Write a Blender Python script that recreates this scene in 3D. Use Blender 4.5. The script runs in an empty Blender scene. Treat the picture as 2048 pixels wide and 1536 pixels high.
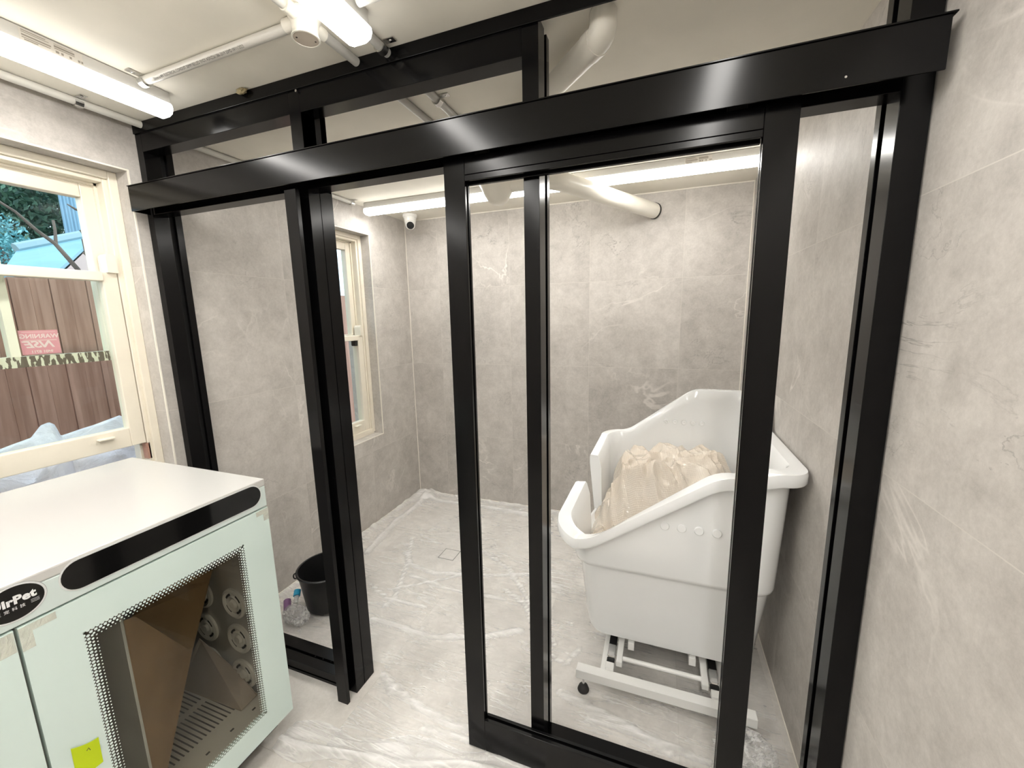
import bpy, bmesh, math, random
from mathutils import Vector, Matrix, noise
random.seed(7)
C = bpy.context.scene.collection
PI = math.pi
# ------------------------------------------------------------------ camera
F_PX = 807.886
CAM = Vector((1.981, -1.115, 1.527))
ROT = (1.405, 0.02, 0.351)
cd = bpy.data.cameras.new('camera'); cam = bpy.data.objects.new('camera', cd); C.objects.link(cam)
cd.sensor_fit = 'HORIZONTAL'; cd.sensor_width = 36.0; cd.lens = F_PX / 2048 * 36.0
cd.clip_start = 0.02; cd.clip_end = 200
cam.location = CAM; cam.rotation_euler = ROT
bpy.context.scene.camera = cam
# ------------------------------------------------------------------ world, sun, exposure
W_ = bpy.data.worlds.new('sky'); bpy.context.scene.world = W_; W_.use_nodes = True
bg = W_.node_tree.nodes['Background']; bg.inputs[0].default_value = (0.70, 0.86, 1.0, 1); bg.inputs[1].default_value = 2.0
sd = bpy.data.lights.new('sun', 'SUN'); sd.energy = 1.0; sd.angle = 0.02; sd.color = (1, .95, .86)
sun = bpy.data.objects.new('sun', sd); C.objects.link(sun); sun.rotation_euler = (math.radians(-22), math.radians(38), 0)
LAMP = 27.0
vs = bpy.context.scene.view_settings
vs.view_transform = 'Standard'; vs.look = 'None'; vs.gamma = 1; vs.use_curve_mapping = False
vs.exposure = 0.36
# ------------------------------------------------------------------ room dimensions (metres)
W, YB, H = 2.473, 1.813, 2.30
YF = -2.7
_R = Matrix.Rotation(ROT[2], 3, 'Z') @ Matrix.Rotation(ROT[1], 3, 'Y') @ Matrix.Rotation(ROT[0], 3, 'X')
def at(u, v, **pl):                      # where a sight line meets a plane, used to place far things at their real distance
    d = _R @ Vector(((u - 1024) / F_PX, -(v - 768) / F_PX, -1.0))
    (ax, val), = pl.items(); i = 'XYZ'.index(ax)
    return CAM + d * ((val - CAM[i]) / d[i])
# ------------------------------------------------------------------ material helpers
def new_mat(name):
    m = bpy.data.materials.new(name); m.use_nodes = True
    nt = m.node_tree; return m, nt, nt.nodes['Principled BSDF']
def pmat(name, col, rough=.5, metal=0, spec=.5, var=0, scale=12, bump=0, bscale=60, alpha=1, trans=0, emit=None, estr=0, coat=0, ior=None):
    m, nt, p = new_mat(name)
    p.inputs['Base Color'].default_value = (*col, 1); p.inputs['Roughness'].default_value = rough
    p.inputs['Metallic'].default_value = metal; p.inputs['Specular IOR Level'].default_value = spec
    p.inputs['Alpha'].default_value = alpha; p.inputs['Transmission Weight'].default_value = trans
    p.inputs['Coat Weight'].default_value = coat
    if ior: p.inputs['IOR'].default_value = ior
    if emit: p.inputs['Emission Color'].default_value = (*emit, 1); p.inputs['Emission Strength'].default_value = estr
    tc = nt.nodes.new('ShaderNodeTexCoord')
    if var:
        n = nt.nodes.new('ShaderNodeTexNoise'); n.inputs['Scale'].default_value = scale; n.inputs['Detail'].default_value = 6
        nt.links.new(tc.outputs['Object'], n.inputs['Vector'])
        r = nt.nodes.new('ShaderNodeValToRGB')
        r.color_ramp.elements[0].position = .3; r.color_ramp.elements[1].position = .7
        r.color_ramp.elements[0].color = (*[c * (1 - var) for c in col], 1)
        r.color_ramp.elements[1].color = (*[min(1, c * (1 + var)) for c in col], 1)
        nt.links.new(n.outputs['Fac'], r.inputs['Fac']); nt.links.new(r.outputs['Color'], p.inputs['Base Color'])
    if bump:
        n2 = nt.nodes.new('ShaderNodeTexNoise'); n2.inputs['Scale'].default_value = bscale; n2.inputs['Detail'].default_value = 4
        nt.links.new(tc.outputs['Object'], n2.inputs['Vector'])
        b = nt.nodes.new('ShaderNodeBump'); b.inputs['Strength'].default_value = bump; b.inputs['Distance'].default_value = .005
        nt.links.new(n2.outputs['Fac'], b.inputs['Height']); nt.links.new(b.outputs['Normal'], p.inputs['Normal'])
    return m
def M_(nt, op, a, b=None, c=None):
    n = nt.nodes.new('ShaderNodeMath'); n.operation = op
    for i, v in enumerate((a, b, c)):
        if v is None: continue
        if isinstance(v, (int, float)): n.inputs[i].default_value = v
        else: nt.links.new(v, n.inputs[i])
    return n.outputs[0]
def tile_mat(name, ua, va, ou, ov, dark, light, tw=.602, th=.6, rough=.52, grout=(.62, .59, .54), gw=.0012):
    m, nt, p = new_mat(name); L = nt.links
    g = nt.nodes.new('ShaderNodeNewGeometry'); s = nt.nodes.new('ShaderNodeSeparateXYZ'); L.new(g.outputs['Position'], s.inputs[0])
    u = M_(nt, 'DIVIDE', M_(nt, 'SUBTRACT', s.outputs[ua], ou), tw); v = M_(nt, 'DIVIDE', M_(nt, 'SUBTRACT', s.outputs[va], ov), th)
    iu, iv = M_(nt, 'FLOOR', u), M_(nt, 'FLOOR', v)
    fu, fv = M_(nt, 'SUBTRACT', u, iu), M_(nt, 'SUBTRACT', v, iv)
    du = M_(nt, 'MULTIPLY', M_(nt, 'MINIMUM', fu, M_(nt, 'SUBTRACT', 1.0, fu)), tw)
    dv = M_(nt, 'MULTIPLY', M_(nt, 'MINIMUM', fv, M_(nt, 'SUBTRACT', 1.0, fv)), th)
    gm = M_(nt, 'LESS_THAN', M_(nt, 'MINIMUM', du, dv), gw)
    cx = nt.nodes.new('ShaderNodeCombineXYZ'); L.new(iu, cx.inputs[0]); L.new(iv, cx.inputs[1])
    wn = nt.nodes.new('ShaderNodeTexWhiteNoise'); wn.noise_dimensions = '3D'; L.new(cx.outputs[0], wn.inputs['Vector'])
    va_ = nt.nodes.new('ShaderNodeVectorMath'); va_.operation = 'MULTIPLY_ADD'
    L.new(wn.outputs['Color'], va_.inputs[0]); va_.inputs[1].default_value = (9, 9, 9); L.new(g.outputs['Position'], va_.inputs[2])
    def nz(sc, det, rg, dist=0):
        n = nt.nodes.new('ShaderNodeTexNoise'); n.inputs['Scale'].default_value = sc; n.inputs['Detail'].default_value = det
        n.inputs['Roughness'].default_value = rg; n.inputs['Distortion'].default_value = dist
        L.new(va_.outputs[0], n.inputs['Vector']); return n.outputs['Fac']
    big, mid, fine = nz(2.6, 9, .66, .6), nz(13, 9, .74, .3), nz(85, 5, .75)
    f = M_(nt, 'ADD', M_(nt, 'MULTIPLY', big, .42), M_(nt, 'ADD', M_(nt, 'MULTIPLY', mid, .40), M_(nt, 'MULTIPLY', fine, .22)))
    f = M_(nt, 'ADD', f, M_(nt, 'MULTIPLY', M_(nt, 'SUBTRACT', wn.outputs['Value'], .5), .05))
    r = nt.nodes.new('ShaderNodeValToRGB'); L.new(f, r.inputs['Fac'])
    e = r.color_ramp.elements; e[0].position = .38; e[0].color = (*dark, 1); e[1].position = .64; e[1].color = (*light, 1)
    def vein(n, mk, w, lo):
        a = M_(nt, 'ABSOLUTE', M_(nt, 'SUBTRACT', n, .5)); k = M_(nt, 'SUBTRACT', 1.0, M_(nt, 'DIVIDE', a, w)); k = M_(nt, 'MAXIMUM', k, 0.0)
        q = M_(nt, 'MAXIMUM', M_(nt, 'MULTIPLY', M_(nt, 'SUBTRACT', mk, lo), 5.0), 0.0); return M_(nt, 'MINIMUM', M_(nt, 'MULTIPLY', k, q), 1.0)
    dkv = vein(nz(1.7, 7, .62, 1.2), nz(3.1, 3, .5), .006, .53); ltv = vein(nz(1.3, 5, .55, .8), nz(2.2, 2, .5), .008, .52)
    def mix(fac, a, b, k):
        x = nt.nodes.new('ShaderNodeMix'); x.data_type = 'RGBA'; L.new(M_(nt, 'MULTIPLY', fac, k), x.inputs['Factor'])
        L.new(a, x.inputs['A']) if not isinstance(a, tuple) else None
        x.inputs['B'].default_value = (*b, 1); return x.outputs['Result']
    c = mix(dkv, r.outputs['Color'], tuple(x * .55 for x in dark), .75)
    c = mix(ltv, c, tuple(min(1, x * 1.35) for x in light), .6)
    c = mix(gm, c, grout, .75)
    L.new(c, p.inputs['Base Color']); p.inputs['Roughness'].default_value = rough; p.inputs['Specular IOR Level'].default_value = .4
    b = nt.nodes.new('ShaderNodeBump'); b.inputs['Strength'].default_value = .12; b.inputs['Distance'].default_value = .003
    L.new(M_(nt, 'ADD', mid, M_(nt, 'MULTIPLY', fine, .4)), b.inputs['Height']); L.new(b.outputs['Normal'], p.inputs['Normal'])
    return m
DK, LT = (.385, .36, .333), (.62, .588, .55)
TX = tile_mat('stone_tile_x', 1, 2, .62, .555, DK, LT)          # walls facing along X
TY = tile_mat('stone_tile_y', 0, 2, .291, .555, DK, LT)         # walls facing along Y
TZ = tile_mat('floor_tile', 0, 1, .291, .32, (.53, .505, .47), (.74, .715, .675), rough=.5, grout=(.5, .48, .44))
BLACK = pmat('black_aluminium', (.0022, .0021, .0024), .18, 0, .205, var=.15, scale=40)
BLACKIN = pmat('black_aluminium_recess', (.006, .006, .006), .5, 0, .3)
CEIL = pmat('ceiling_paint', (.80, .765, .68), .75, 0, .3, var=.06, scale=3.5, bump=.12, bscale=14)
CREAM = pmat('cream_gloss_paint', (.80, .745, .63), .32, 0, .5, var=.04, scale=9)
CREAM2 = pmat('cream_paint_shadow_gap', (.45, .40, .32), .5)
WHITEP = pmat('white_trim', (.84, .80, .72), .35)
MINT = pmat('mint_back_painted_glass', (.62, .735, .70), .06, 0, .5, var=.02, scale=3)
LACQ = pmat("white_lacquer", (.53, .525, .505), .16, 0, .5)
MINTBAND = pmat('pale_panel', (.58, .66, .64), .15)
GLOSSB = pmat('gloss_black', (.004, .004, .004), .08)
GREYM = pmat('grey_inner_metal', (.58, .56, .53), .35, .4, .5, var=.1, scale=6)
GRATE = pmat('light_grate', (.74, .70, .64), .35, .2)
VENT = pmat('vent_plastic', (.68, .66, .62), .4)
CARD = pmat('cardboard', (.36, .235, .13), .75, 0, .2, var=.12, scale=7)
ACRY = pmat('white_acrylic', (.90, .915, .92), .12, 0, .5, coat=.3)
WMETAL = pmat('white_powder_coat', (.82, .82, .80), .3)
CHROME = pmat('chrome', (.8, .8, .8), .12, 1)
GALV = pmat('galvanised', (.62, .61, .59), .2, 1)
RUBBER = pmat('black_rubber', (.02, .019, .018), .6, bump=.3, bscale=90)
PVC = pmat('white_pvc', (.80, .77, .69), .28, var=.03, scale=8)
PVCL = pmat('conduit_pvc', (.60, .585, .54), .3, var=.03, scale=8)
PVCG = pmat('grey_pvc', (.47, .46, .43), .3, var=.03, scale=10)
BODY = pmat('batten_body', (.60, .59, .56), .35)
GLOW, _nt, _p = new_mat('diffuser_glow')
_p.inputs['Base Color'].default_value = (.85, .85, .85, 1); _p.inputs['Emission Color'].default_value = (1.0, .972, .925, 1)
_g = _nt.nodes.new('ShaderNodeNewGeometry'); _s = _nt.nodes.new('ShaderNodeSeparateXYZ'); _nt.links.new(_g.outputs['Normal'], _s.inputs[0])
_nt.links.new(M_(_nt, 'ADD', M_(_nt, 'MULTIPLY', M_(_nt, 'MAXIMUM', M_(_nt, 'MULTIPLY', _s.outputs[2], -1.0), 0.0), LAMP), 4.5), _p.inputs['Emission Strength'])   # a lens that throws its light downwards
INK = pmat('ink', (.05, .05, .045), .6)
INKW = pmat('silver_ink', (.72, .73, .73), .35)
PINK = pmat('pink_vinyl', (.90, .36, .43), .5)
PINKL = pmat('pale_pink_print', (.98, .70, .73), .5)
NOTE = pmat('lime_paper', (.52, .66, .0), .7)
BUCK = pmat('black_plastic', (.008, .008, .0085), .38, bump=.15, bscale=25)
FOAMM = pmat('dried_foam', (.30, .25, .14), .8, bump=.5, bscale=120)
BLUEP = pmat('cyan_plastic', (.03, .42, .72), .35)
PURP = pmat('purple_print', (.22, .11, .24), .3)
def glass_mat(name, tint=(.97, 1, .985), k=.07):
    m, nt, p = new_mat(name); nt.nodes.remove(p); o = nt.nodes['Material Output']
    t = nt.nodes.new('ShaderNodeBsdfTransparent'); t.inputs[0].default_value = (*tint, 1)
    g = nt.nodes.new('ShaderNodeBsdfGlossy'); g.inputs['Roughness'].default_value = .02
    f = nt.nodes.new('ShaderNodeLayerWeight'); f.inputs[0].default_value = .5
    x = nt.nodes.new('ShaderNodeMixShader'); nt.links.new(M_(nt, 'ADD', M_(nt, 'MULTIPLY', M_(nt, 'POWER', f.outputs['Facing'], 5.0), .5), .02), x.inputs[0])
    nt.links.new(t.outputs[0], x.inputs[1]); nt.links.new(g.outputs[0], x.inputs[2]); nt.links.new(x.outputs[0], o.inputs[0])
    return m
GLASS = glass_mat('window_glass'); GLASSD = glass_mat('door_glass', (.80, .80, .77))
def plastic_mat(name, col, a0, a1, rough=.16, attr=True, bscale=45, bstr=.5, rk=.55, streak=False):
    m, nt, p = new_mat(name); L = nt.links
    p.inputs['Base Color'].default_value = (*col, 1); p.inputs['Roughness'].default_value = rough; p.inputs['Specular IOR Level'].default_value = .7
    g = nt.nodes.new('ShaderNodeNewGeometry')
    n = nt.nodes.new('ShaderNodeTexNoise'); n.inputs['Scale'].default_value = 5; n.inputs['Detail'].default_value = 8; n.inputs['Roughness'].default_value = .65; n.inputs['Distortion'].default_value = 2.2
    L.new(g.outputs['Position'], n.inputs['Vector'])
    rg = M_(nt, 'SUBTRACT', 1.0, M_(nt, 'MULTIPLY', M_(nt, 'ABSOLUTE', M_(nt, 'SUBTRACT', n.outputs['Fac'], .5)), 14.0)); rg = M_(nt, 'MAXIMUM', rg, 0.0)
    if streak:
        rg = M_(nt, 'MULTIPLY', rg, .35)
        for rot, sc in ((.5, (2.2, 17, 1)), (-.75, (1.8, 21, 1)), (1.35, (2.6, 19, 1))):
            mp = nt.nodes.new('ShaderNodeMapping'); mp.inputs['Rotation'].default_value = (0, 0, rot); mp.inputs['Scale'].default_value = sc; L.new(g.outputs['Position'], mp.inputs[0])
            k_ = nt.nodes.new('ShaderNodeTexNoise'); k_.inputs['Scale'].default_value = 1.0; k_.inputs['Detail'].default_value = 4; k_.inputs['Distortion'].default_value = .8; L.new(mp.outputs[0], k_.inputs['Vector'])
            kk_ = M_(nt, 'MAXIMUM', M_(nt, 'SUBTRACT', 1.0, M_(nt, 'MULTIPLY', M_(nt, 'ABSOLUTE', M_(nt, 'SUBTRACT', k_.outputs['Fac'], .5)), 22.0)), 0.0)
            mk_ = nt.nodes.new('ShaderNodeTexNoise'); mk_.inputs['Scale'].default_value = 2.3 + rot; L.new(g.outputs['Position'], mk_.inputs['Vector'])
            rg = M_(nt, 'MAXIMUM', rg, M_(nt, 'MULTIPLY', kk_, M_(nt, 'MINIMUM', M_(nt, 'MAXIMUM', M_(nt, 'MULTIPLY', M_(nt, 'SUBTRACT', mk_.outputs['Fac'], .42), 6.0), 0.0), 1.6)))
    fac = rg
    if attr:
        at_ = nt.nodes.new('ShaderNodeAttribute'); at_.attribute_name = 'fold'
        fac = M_(nt, 'MINIMUM', M_(nt, 'ADD', M_(nt, 'MULTIPLY', rg, rk), at_.outputs['Fac']), 1.0)
    L.new(M_(nt, 'ADD', M_(nt, 'MULTIPLY', fac, a1 - a0), a0), p.inputs['Alpha'])
    b = nt.nodes.new('ShaderNodeBump'); b.inputs['Strength'].default_value = bstr; b.inputs['Distance'].default_value = .006
    n2 = nt.nodes.new('ShaderNodeTexNoise'); n2.inputs['Scale'].default_value = bscale; n2.inputs['Detail'].default_value = 5; n2.inputs['Distortion'].default_value = 1.5
    L.new(g.outputs['Position'], n2.inputs['Vector']); L.new(M_(nt, 'ADD', n2.outputs['Fac'], rg), b.inputs['Height']); L.new(b.outputs['Normal'], p.inputs['Normal'])
    return m
SHEET = plastic_mat('clear_plastic_film', (.95, .945, .94), .12, .72, rough=.2, bstr=.13, rk=.30, streak=True)
BAGP = plastic_mat('clear_bag_film', (.86, .86, .85), .28, .6, attr=False, bscale=9, bstr=.12, rk=.35)
OUTP = plastic_mat('white_plastic_wrap', (.93, .93, 1.0), .9, 1.0, rough=.3, attr=False, bscale=25)
def bubble_mat():
    m, nt, p = new_mat('bubble_wrap'); L = nt.links
    p.inputs['Base Color'].default_value = (.88, .80, .68, 1); p.inputs['Roughness'].default_value = .07; p.inputs['Specular IOR Level'].default_value = 1.0
    p.inputs['Alpha'].default_value = .74; p.inputs['Subsurface Weight'].default_value = 0
    uv = nt.nodes.new('ShaderNodeAttribute'); uv.attribute_name = 'rest'
    v = nt.nodes.new('ShaderNodeTexVoronoi'); v.feature = 'F1'; v.inputs['Scale'].default_value = 95; v.inputs['Randomness'].default_value = .12
    L.new(uv.outputs['Vector'], v.inputs['Vector'])
    b = nt.nodes.new('ShaderNodeBump'); b.invert = True; b.inputs['Strength'].default_value = .45; b.inputs['Distance'].default_value = .006
    L.new(v.outputs['Distance'], b.inputs['Height']); L.new(b.outputs['Normal'], p.inputs['Normal'])
    n = nt.nodes.new('ShaderNodeTexNoise'); n.inputs['Scale'].default_value = 6; L.new(uv.outputs['Vector'], n.inputs['Vector'])
    r = nt.nodes.new('ShaderNodeValToRGB'); L.new(n.outputs['Fac'], r.inputs['Fac'])
    r.color_ramp.elements[0].color = (.78, .65, .50, 1); r.color_ramp.elements[1].color = (.94, .88, .79, 1)
    L.new(r.outputs['Color'], p.inputs['Base Color'])
    return m
BUBBLE = bubble_mat()
def wood_mat():
    m, nt, p = new_mat('fence_timber'); L = nt.links
    g = nt.nodes.new('ShaderNodeNewGeometry'); s = nt.nodes.new('ShaderNodeSeparateXYZ'); L.new(g.outputs['Position'], s.inputs[0])
    iu = M_(nt, 'FLOOR', M_(nt, 'DIVIDE', s.outputs[1], .075)); cx = nt.nodes.new('ShaderNodeCombineXYZ'); L.new(iu, cx.inputs[0])
    wn = nt.nodes.new('ShaderNodeTexWhiteNoise'); L.new(cx.outputs[0], wn.inputs['Vector'])
    c2 = nt.nodes.new('ShaderNodeCombineXYZ'); L.new(M_(nt, 'MULTIPLY', s.outputs[1], 22.0), c2.inputs[0]); L.new(M_(nt, 'MULTIPLY', s.outputs[2], 1.6), c2.inputs[1]); L.new(M_(nt, 'MULTIPLY', iu, 3.7), c2.inputs[2])
    n = nt.nodes.new('ShaderNodeTexNoise'); n.inputs['Scale'].default_value = 1.4; n.inputs['Detail'].default_value = 7; L.new(c2.outputs[0], n.inputs['Vector'])
    f = M_(nt, 'ADD', M_(nt, 'MULTIPLY', n.outputs['Fac'], .75), M_(nt, 'MULTIPLY', wn.outputs['Value'], .3))
    r = nt.nodes.new('ShaderNodeValToRGB'); L.new(f, r.inputs['Fac'])
    r.color_ramp.elements[0].position = .3; r.color_ramp.elements[0].color = (.30, .15, .105, 1)
    r.color_ramp.elements[1].position = .8; r.color_ramp.elements[1].color = (.62, .38, .30, 1)
    L.new(r.outputs['Color'], p.inputs['Base Color']); p.inputs['Roughness'].default_value = .8
    return m
FENCE = wood_mat()
FLAKE = None
def flake_mat():
    m, nt, p = new_mat('brushed_paint_edge'); L = nt.links
    g = nt.nodes.new('ShaderNodeNewGeometry'); mp = nt.nodes.new('ShaderNodeMapping'); mp.inputs['Scale'].default_value = (30, 60, 14)
    L.new(g.outputs['Position'], mp.inputs[0]); n = nt.nodes.new('ShaderNodeTexNoise'); n.inputs['Scale'].default_value = 1.3; n.inputs['Detail'].default_value = 5
    L.new(mp.outputs[0], n.inputs['Vector']); r = nt.nodes.new('ShaderNodeValToRGB'); r.color_ramp.interpolation = 'CONSTANT'
    r.color_ramp.elements[0].color = (.13, .10, .075, 1); r.color_ramp.elements[1].position = .5; r.color_ramp.elements[1].color = (.62, .60, .48, 1)
    L.new(n.outputs['Fac'], r.inputs['Fac']); L.new(r.outputs['Color'], p.inputs['Base Color']); p.inputs['Roughness'].default_value = .6
    return m
FLAKE = flake_mat()
# ------------------------------------------------------------------ mesh helpers
class MB:
    def __init__(s): s.v = []; s.f = []; s.m = []
    def add(s, vs_, fs, mi=0):
        o = len(s.v); s.v += [tuple(x) for x in vs_]; s.f += [tuple(i + o for i in f) for f in fs]; s.m += [mi] * len(fs); return s
    def box(s, x0, x1, y0, y1, z0, z1, mi=0, b=0):
        if b:
            bm = bmesh.new(); bmesh.ops.create_cube(bm, size=1)
            for v in bm.verts: v.co = ((x0 + x1) / 2 + v.co.x * (x1 - x0), (y0 + y1) / 2 + v.co.y * (y1 - y0), (z0 + z1) / 2 + v.co.z * (z1 - z0))
            bmesh.ops.bevel(bm, geom=bm.edges[:], offset=b, segments=2, profile=.5, affect='EDGES')
            return s.bm(bm, mi)
        P = [(x, y, z) for x in (x0, x1) for y in (y0, y1) for z in (z0, z1)]
        return s.add(P, [(0, 1, 3, 2), (4, 6, 7, 5), (0, 4, 5, 1), (2, 3, 7, 6), (0, 2, 6, 4), (1, 5, 7, 3)], mi)
    def bm(s, bm, mi=0):
        bm.verts.index_update(); s.add([v.co[:] for v in bm.verts], [[v.index for v in f.verts] for f in bm.faces], mi); bm.free(); return s
    def tube(s, pts, r, n=16, cap=True, mi=0):
        pts = [Vector(p) for p in pts]; rs = r if isinstance(r, (list, tuple)) else [r] * len(pts)
        t0 = (pts[1] - pts[0]).normalized(); up = Vector((0, 0, 1)) if abs(t0.z) < .9 else Vector((1, 0, 0))
        a = t0.cross(up).normalized(); V = []; k = len(pts)
        for i, p in enumerate(pts):
            t = ((pts[min(i + 1, k - 1)] - p).normalized() + (p - pts[max(i - 1, 0)]).normalized()).normalized()
            a = (a - t * a.dot(t)).normalized(); b = t.cross(a)
            V += [p + (a * math.cos(2 * PI * j / n) + b * math.sin(2 * PI * j / n)) * rs[i] for j in range(n)]
        Fc = [(i * n + j, i * n + (j + 1) % n, (i + 1) * n + (j + 1) % n, (i + 1) * n + j) for i in range(k - 1) for j in range(n)]
        if cap: Fc += [tuple(range(n))[::-1], tuple((k - 1) * n + j for j in range(n))]
        return s.add(V, Fc, mi)
    def lathe(s, c, prof, ax='Z', n=32, mi=0, cap=True):
        c = Vector(c); V = []
        for r, h in prof:
            for j in range(n):
                a = 2 * PI * j / n; x, y = r * math.cos(a), r * math.sin(a)
                V.append(c + Vector({'Z': (x, y, h), 'X': (h, x, y), 'Y': (y, h, x)}[ax]))
        k = len(prof); Fc = [(i * n + j, i * n + (j + 1) % n, (i + 1) * n + (j + 1) % n, (i + 1) * n + j) for i in range(k - 1) for j in range(n)]
        if cap: Fc += [tuple(range(n))[::-1], tuple((k - 1) * n + j for j in range(n))]
        return s.add(V, Fc, mi)
    def loops(s, LL, mi=0, cap0=False, cap1=False, closed=True):
        n = len(LL[0]); V = [p for l in LL for p in l]; e = n if closed else n - 1
        Fc = [(i * n + j, i * n + (j + 1) % n, (i + 1) * n + (j + 1) % n, (i + 1) * n + j) for i in range(len(LL) - 1) for j in range(e)]
        if cap0: Fc.append(tuple(range(n))[::-1])
        if cap1: Fc.append(tuple((len(LL) - 1) * n + j for j in range(n)))
        return s.add(V, Fc, mi)
    def build(s, name, mats, parent=None, smooth=False, loc=None):
        me = bpy.data.meshes.new(name); org = Vector(loc) if loc is not None else None
        if parent is not None:
            o_ = parent
            while o_.parent is not None: o_ = o_.parent
        me.from_pydata(s.v, [], s.f)
        for m in (mats if isinstance(mats, (list, tuple)) else [mats]): me.materials.append(m)
        me.polygons.foreach_set('material_index', s.m)
        bm = bmesh.new(); bm.from_mesh(me); bmesh.ops.recalc_face_normals(bm, faces=bm.faces); bm.to_mesh(me); bm.free()
        if smooth:
            me.polygons.foreach_set('use_smooth', [True] * len(me.polygons))
            try: me.set_sharp_from_angle(angle=math.radians(38))
            except Exception: pass
        o = bpy.data.objects.new(name, me); C.objects.link(o)
        if org is not None:
            me.transform(Matrix.Translation(-org)); o.location = org
        if parent is not None:
            bpy_parent(o, parent)
        me.update(); return o
def world_of(o):
    p = Vector((0, 0, 0))
    while o is not None: p += o.location; o = o.parent
    return p
def bpy_parent(o, p):                       # everything stays unrotated, so parenting is a shift
    w = world_of(p); o.parent = p; o.location = o.location - w
def tag(o, label, cat=None, group=None, kind=None):
    if label: o['label'] = label
    if cat: o['category'] = cat
    if group: o['group'] = group
    if kind: o['kind'] = kind
    return o
def thing(name, label, cat, loc, group=None, kind=None):
    o = bpy.data.objects.new(name, None); C.objects.link(o); o.location = loc; o.empty_display_size = .05
    return tag(o, label, cat, group, kind)
def struct(mb, name, mats, **k):
    o = mb.build(name, mats, **k); o['kind'] = 'structure'; return o
def dup(o, delta=None, loc=None, parent=None):
    c = o.copy(); C.objects.link(c)
    if parent is not None: c.parent = parent
    if loc is not None: c.location = loc
    for ch in list(o.children): dup(ch, parent=c)
    return c
def text_mesh(name, body, size, mat, origin, right, up, parent, align='LEFT', bold=0, shear=0, space=1, lift=0, sx=1):
    cu = bpy.data.curves.new(name, 'FONT'); cu.body = body; cu.size = size; cu.align_x = align; cu.align_y = 'CENTER'; cu.offset = bold; cu.shear = shear; cu.space_character = space
    cu.resolution_u = 3
    t = bpy.data.objects.new(name, cu); C.objects.link(t); bpy.context.view_layer.update()
    me = bpy.data.meshes.new_from_object(t.evaluated_get(bpy.context.evaluated_depsgraph_get()))
    bpy.data.objects.remove(t); me.name = name
    r, u = Vector(right).normalized(), Vector(up).normalized(); nn = r.cross(u)
    for v in me.vertices: v.co = Vector(origin) + r * v.co.x * sx + u * v.co.y + nn * lift
    me.materials.clear(); me.materials.append(mat)
    o = bpy.data.objects.new(name, me); C.objects.link(o)
    if parent is not None: bpy_parent(o, parent)
    return o
def fbm(x, y, z=0, o=4):
    return noise.fractal(Vector((x, y, z)), .6, 2.1, o)
# ================================================================== ROOM SHELL
T = .26
WY = [(-.735, -.038), (.70, 1.363)]; WZ0, WZ1 = .66, 2.118
m = MB()
m.box(-T, 0, YF - .2, YB + .2, -.1, WZ0); m.box(-T, 0, YF - .2, YB + .2, WZ1, H + .1)
for a, b in ((YF - .2, WY[0][0]), (WY[0][1], WY[1][0]), (WY[1][1], YB + .2)): m.box(-T, 0, a, b, WZ0, WZ1)
struct(m, 'wall_left', TX)
struct(MB().box(W, W + .2, YF - .2, YB + .2, -.1, H + .1), 'wall_right', TX)
struct(MB().box(0, W, YB, YB + .2, -.1, H + .1), 'wall_back', TY)
struct(MB().box(0, W, YF - .2, YF, -.1, H + .1), 'wall_front', TY)
struct(MB().box(-T, W + .2, YF - .2, YB + .2, -.12, 0), 'floor', TZ)
struct(MB().box(-T, W + .2, YF - .2, YB + .2, H, H + .2), 'ceiling', CEIL)
# caulk lines and tile edge trims
tr = [(0, .004, YB - .004, YB, 0, H), (0, .004, .112, YB, 0, .004), (0, W, YB - .004, YB, 0, .004), (W - .004, W, .112, YB, 0, .004),
      (0, W, YB - .006, YB, H - .006, H), (W - .004, W, YB - .004, YB, 0, H)]
for i, t in enumerate(tr): struct(MB().box(*t), 'trim_%d' % (i + 1), WHITEP)
k = len(tr)
for (a, b) in WY:
    for t in ((-.004, .002, a - .004, a + .001, WZ0, WZ1), (-.004, .002, b - .001, b + .004, WZ0, WZ1), (-.004, .002, a - .004, b + .004, WZ1 - .001, WZ1 + .004), (-.004, .002, a - .004, b + .004, WZ0 - .004, WZ0 + .001)):
        k += 1; struct(MB().box(*t), 'trim_%d' % k, WHITEP)
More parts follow.
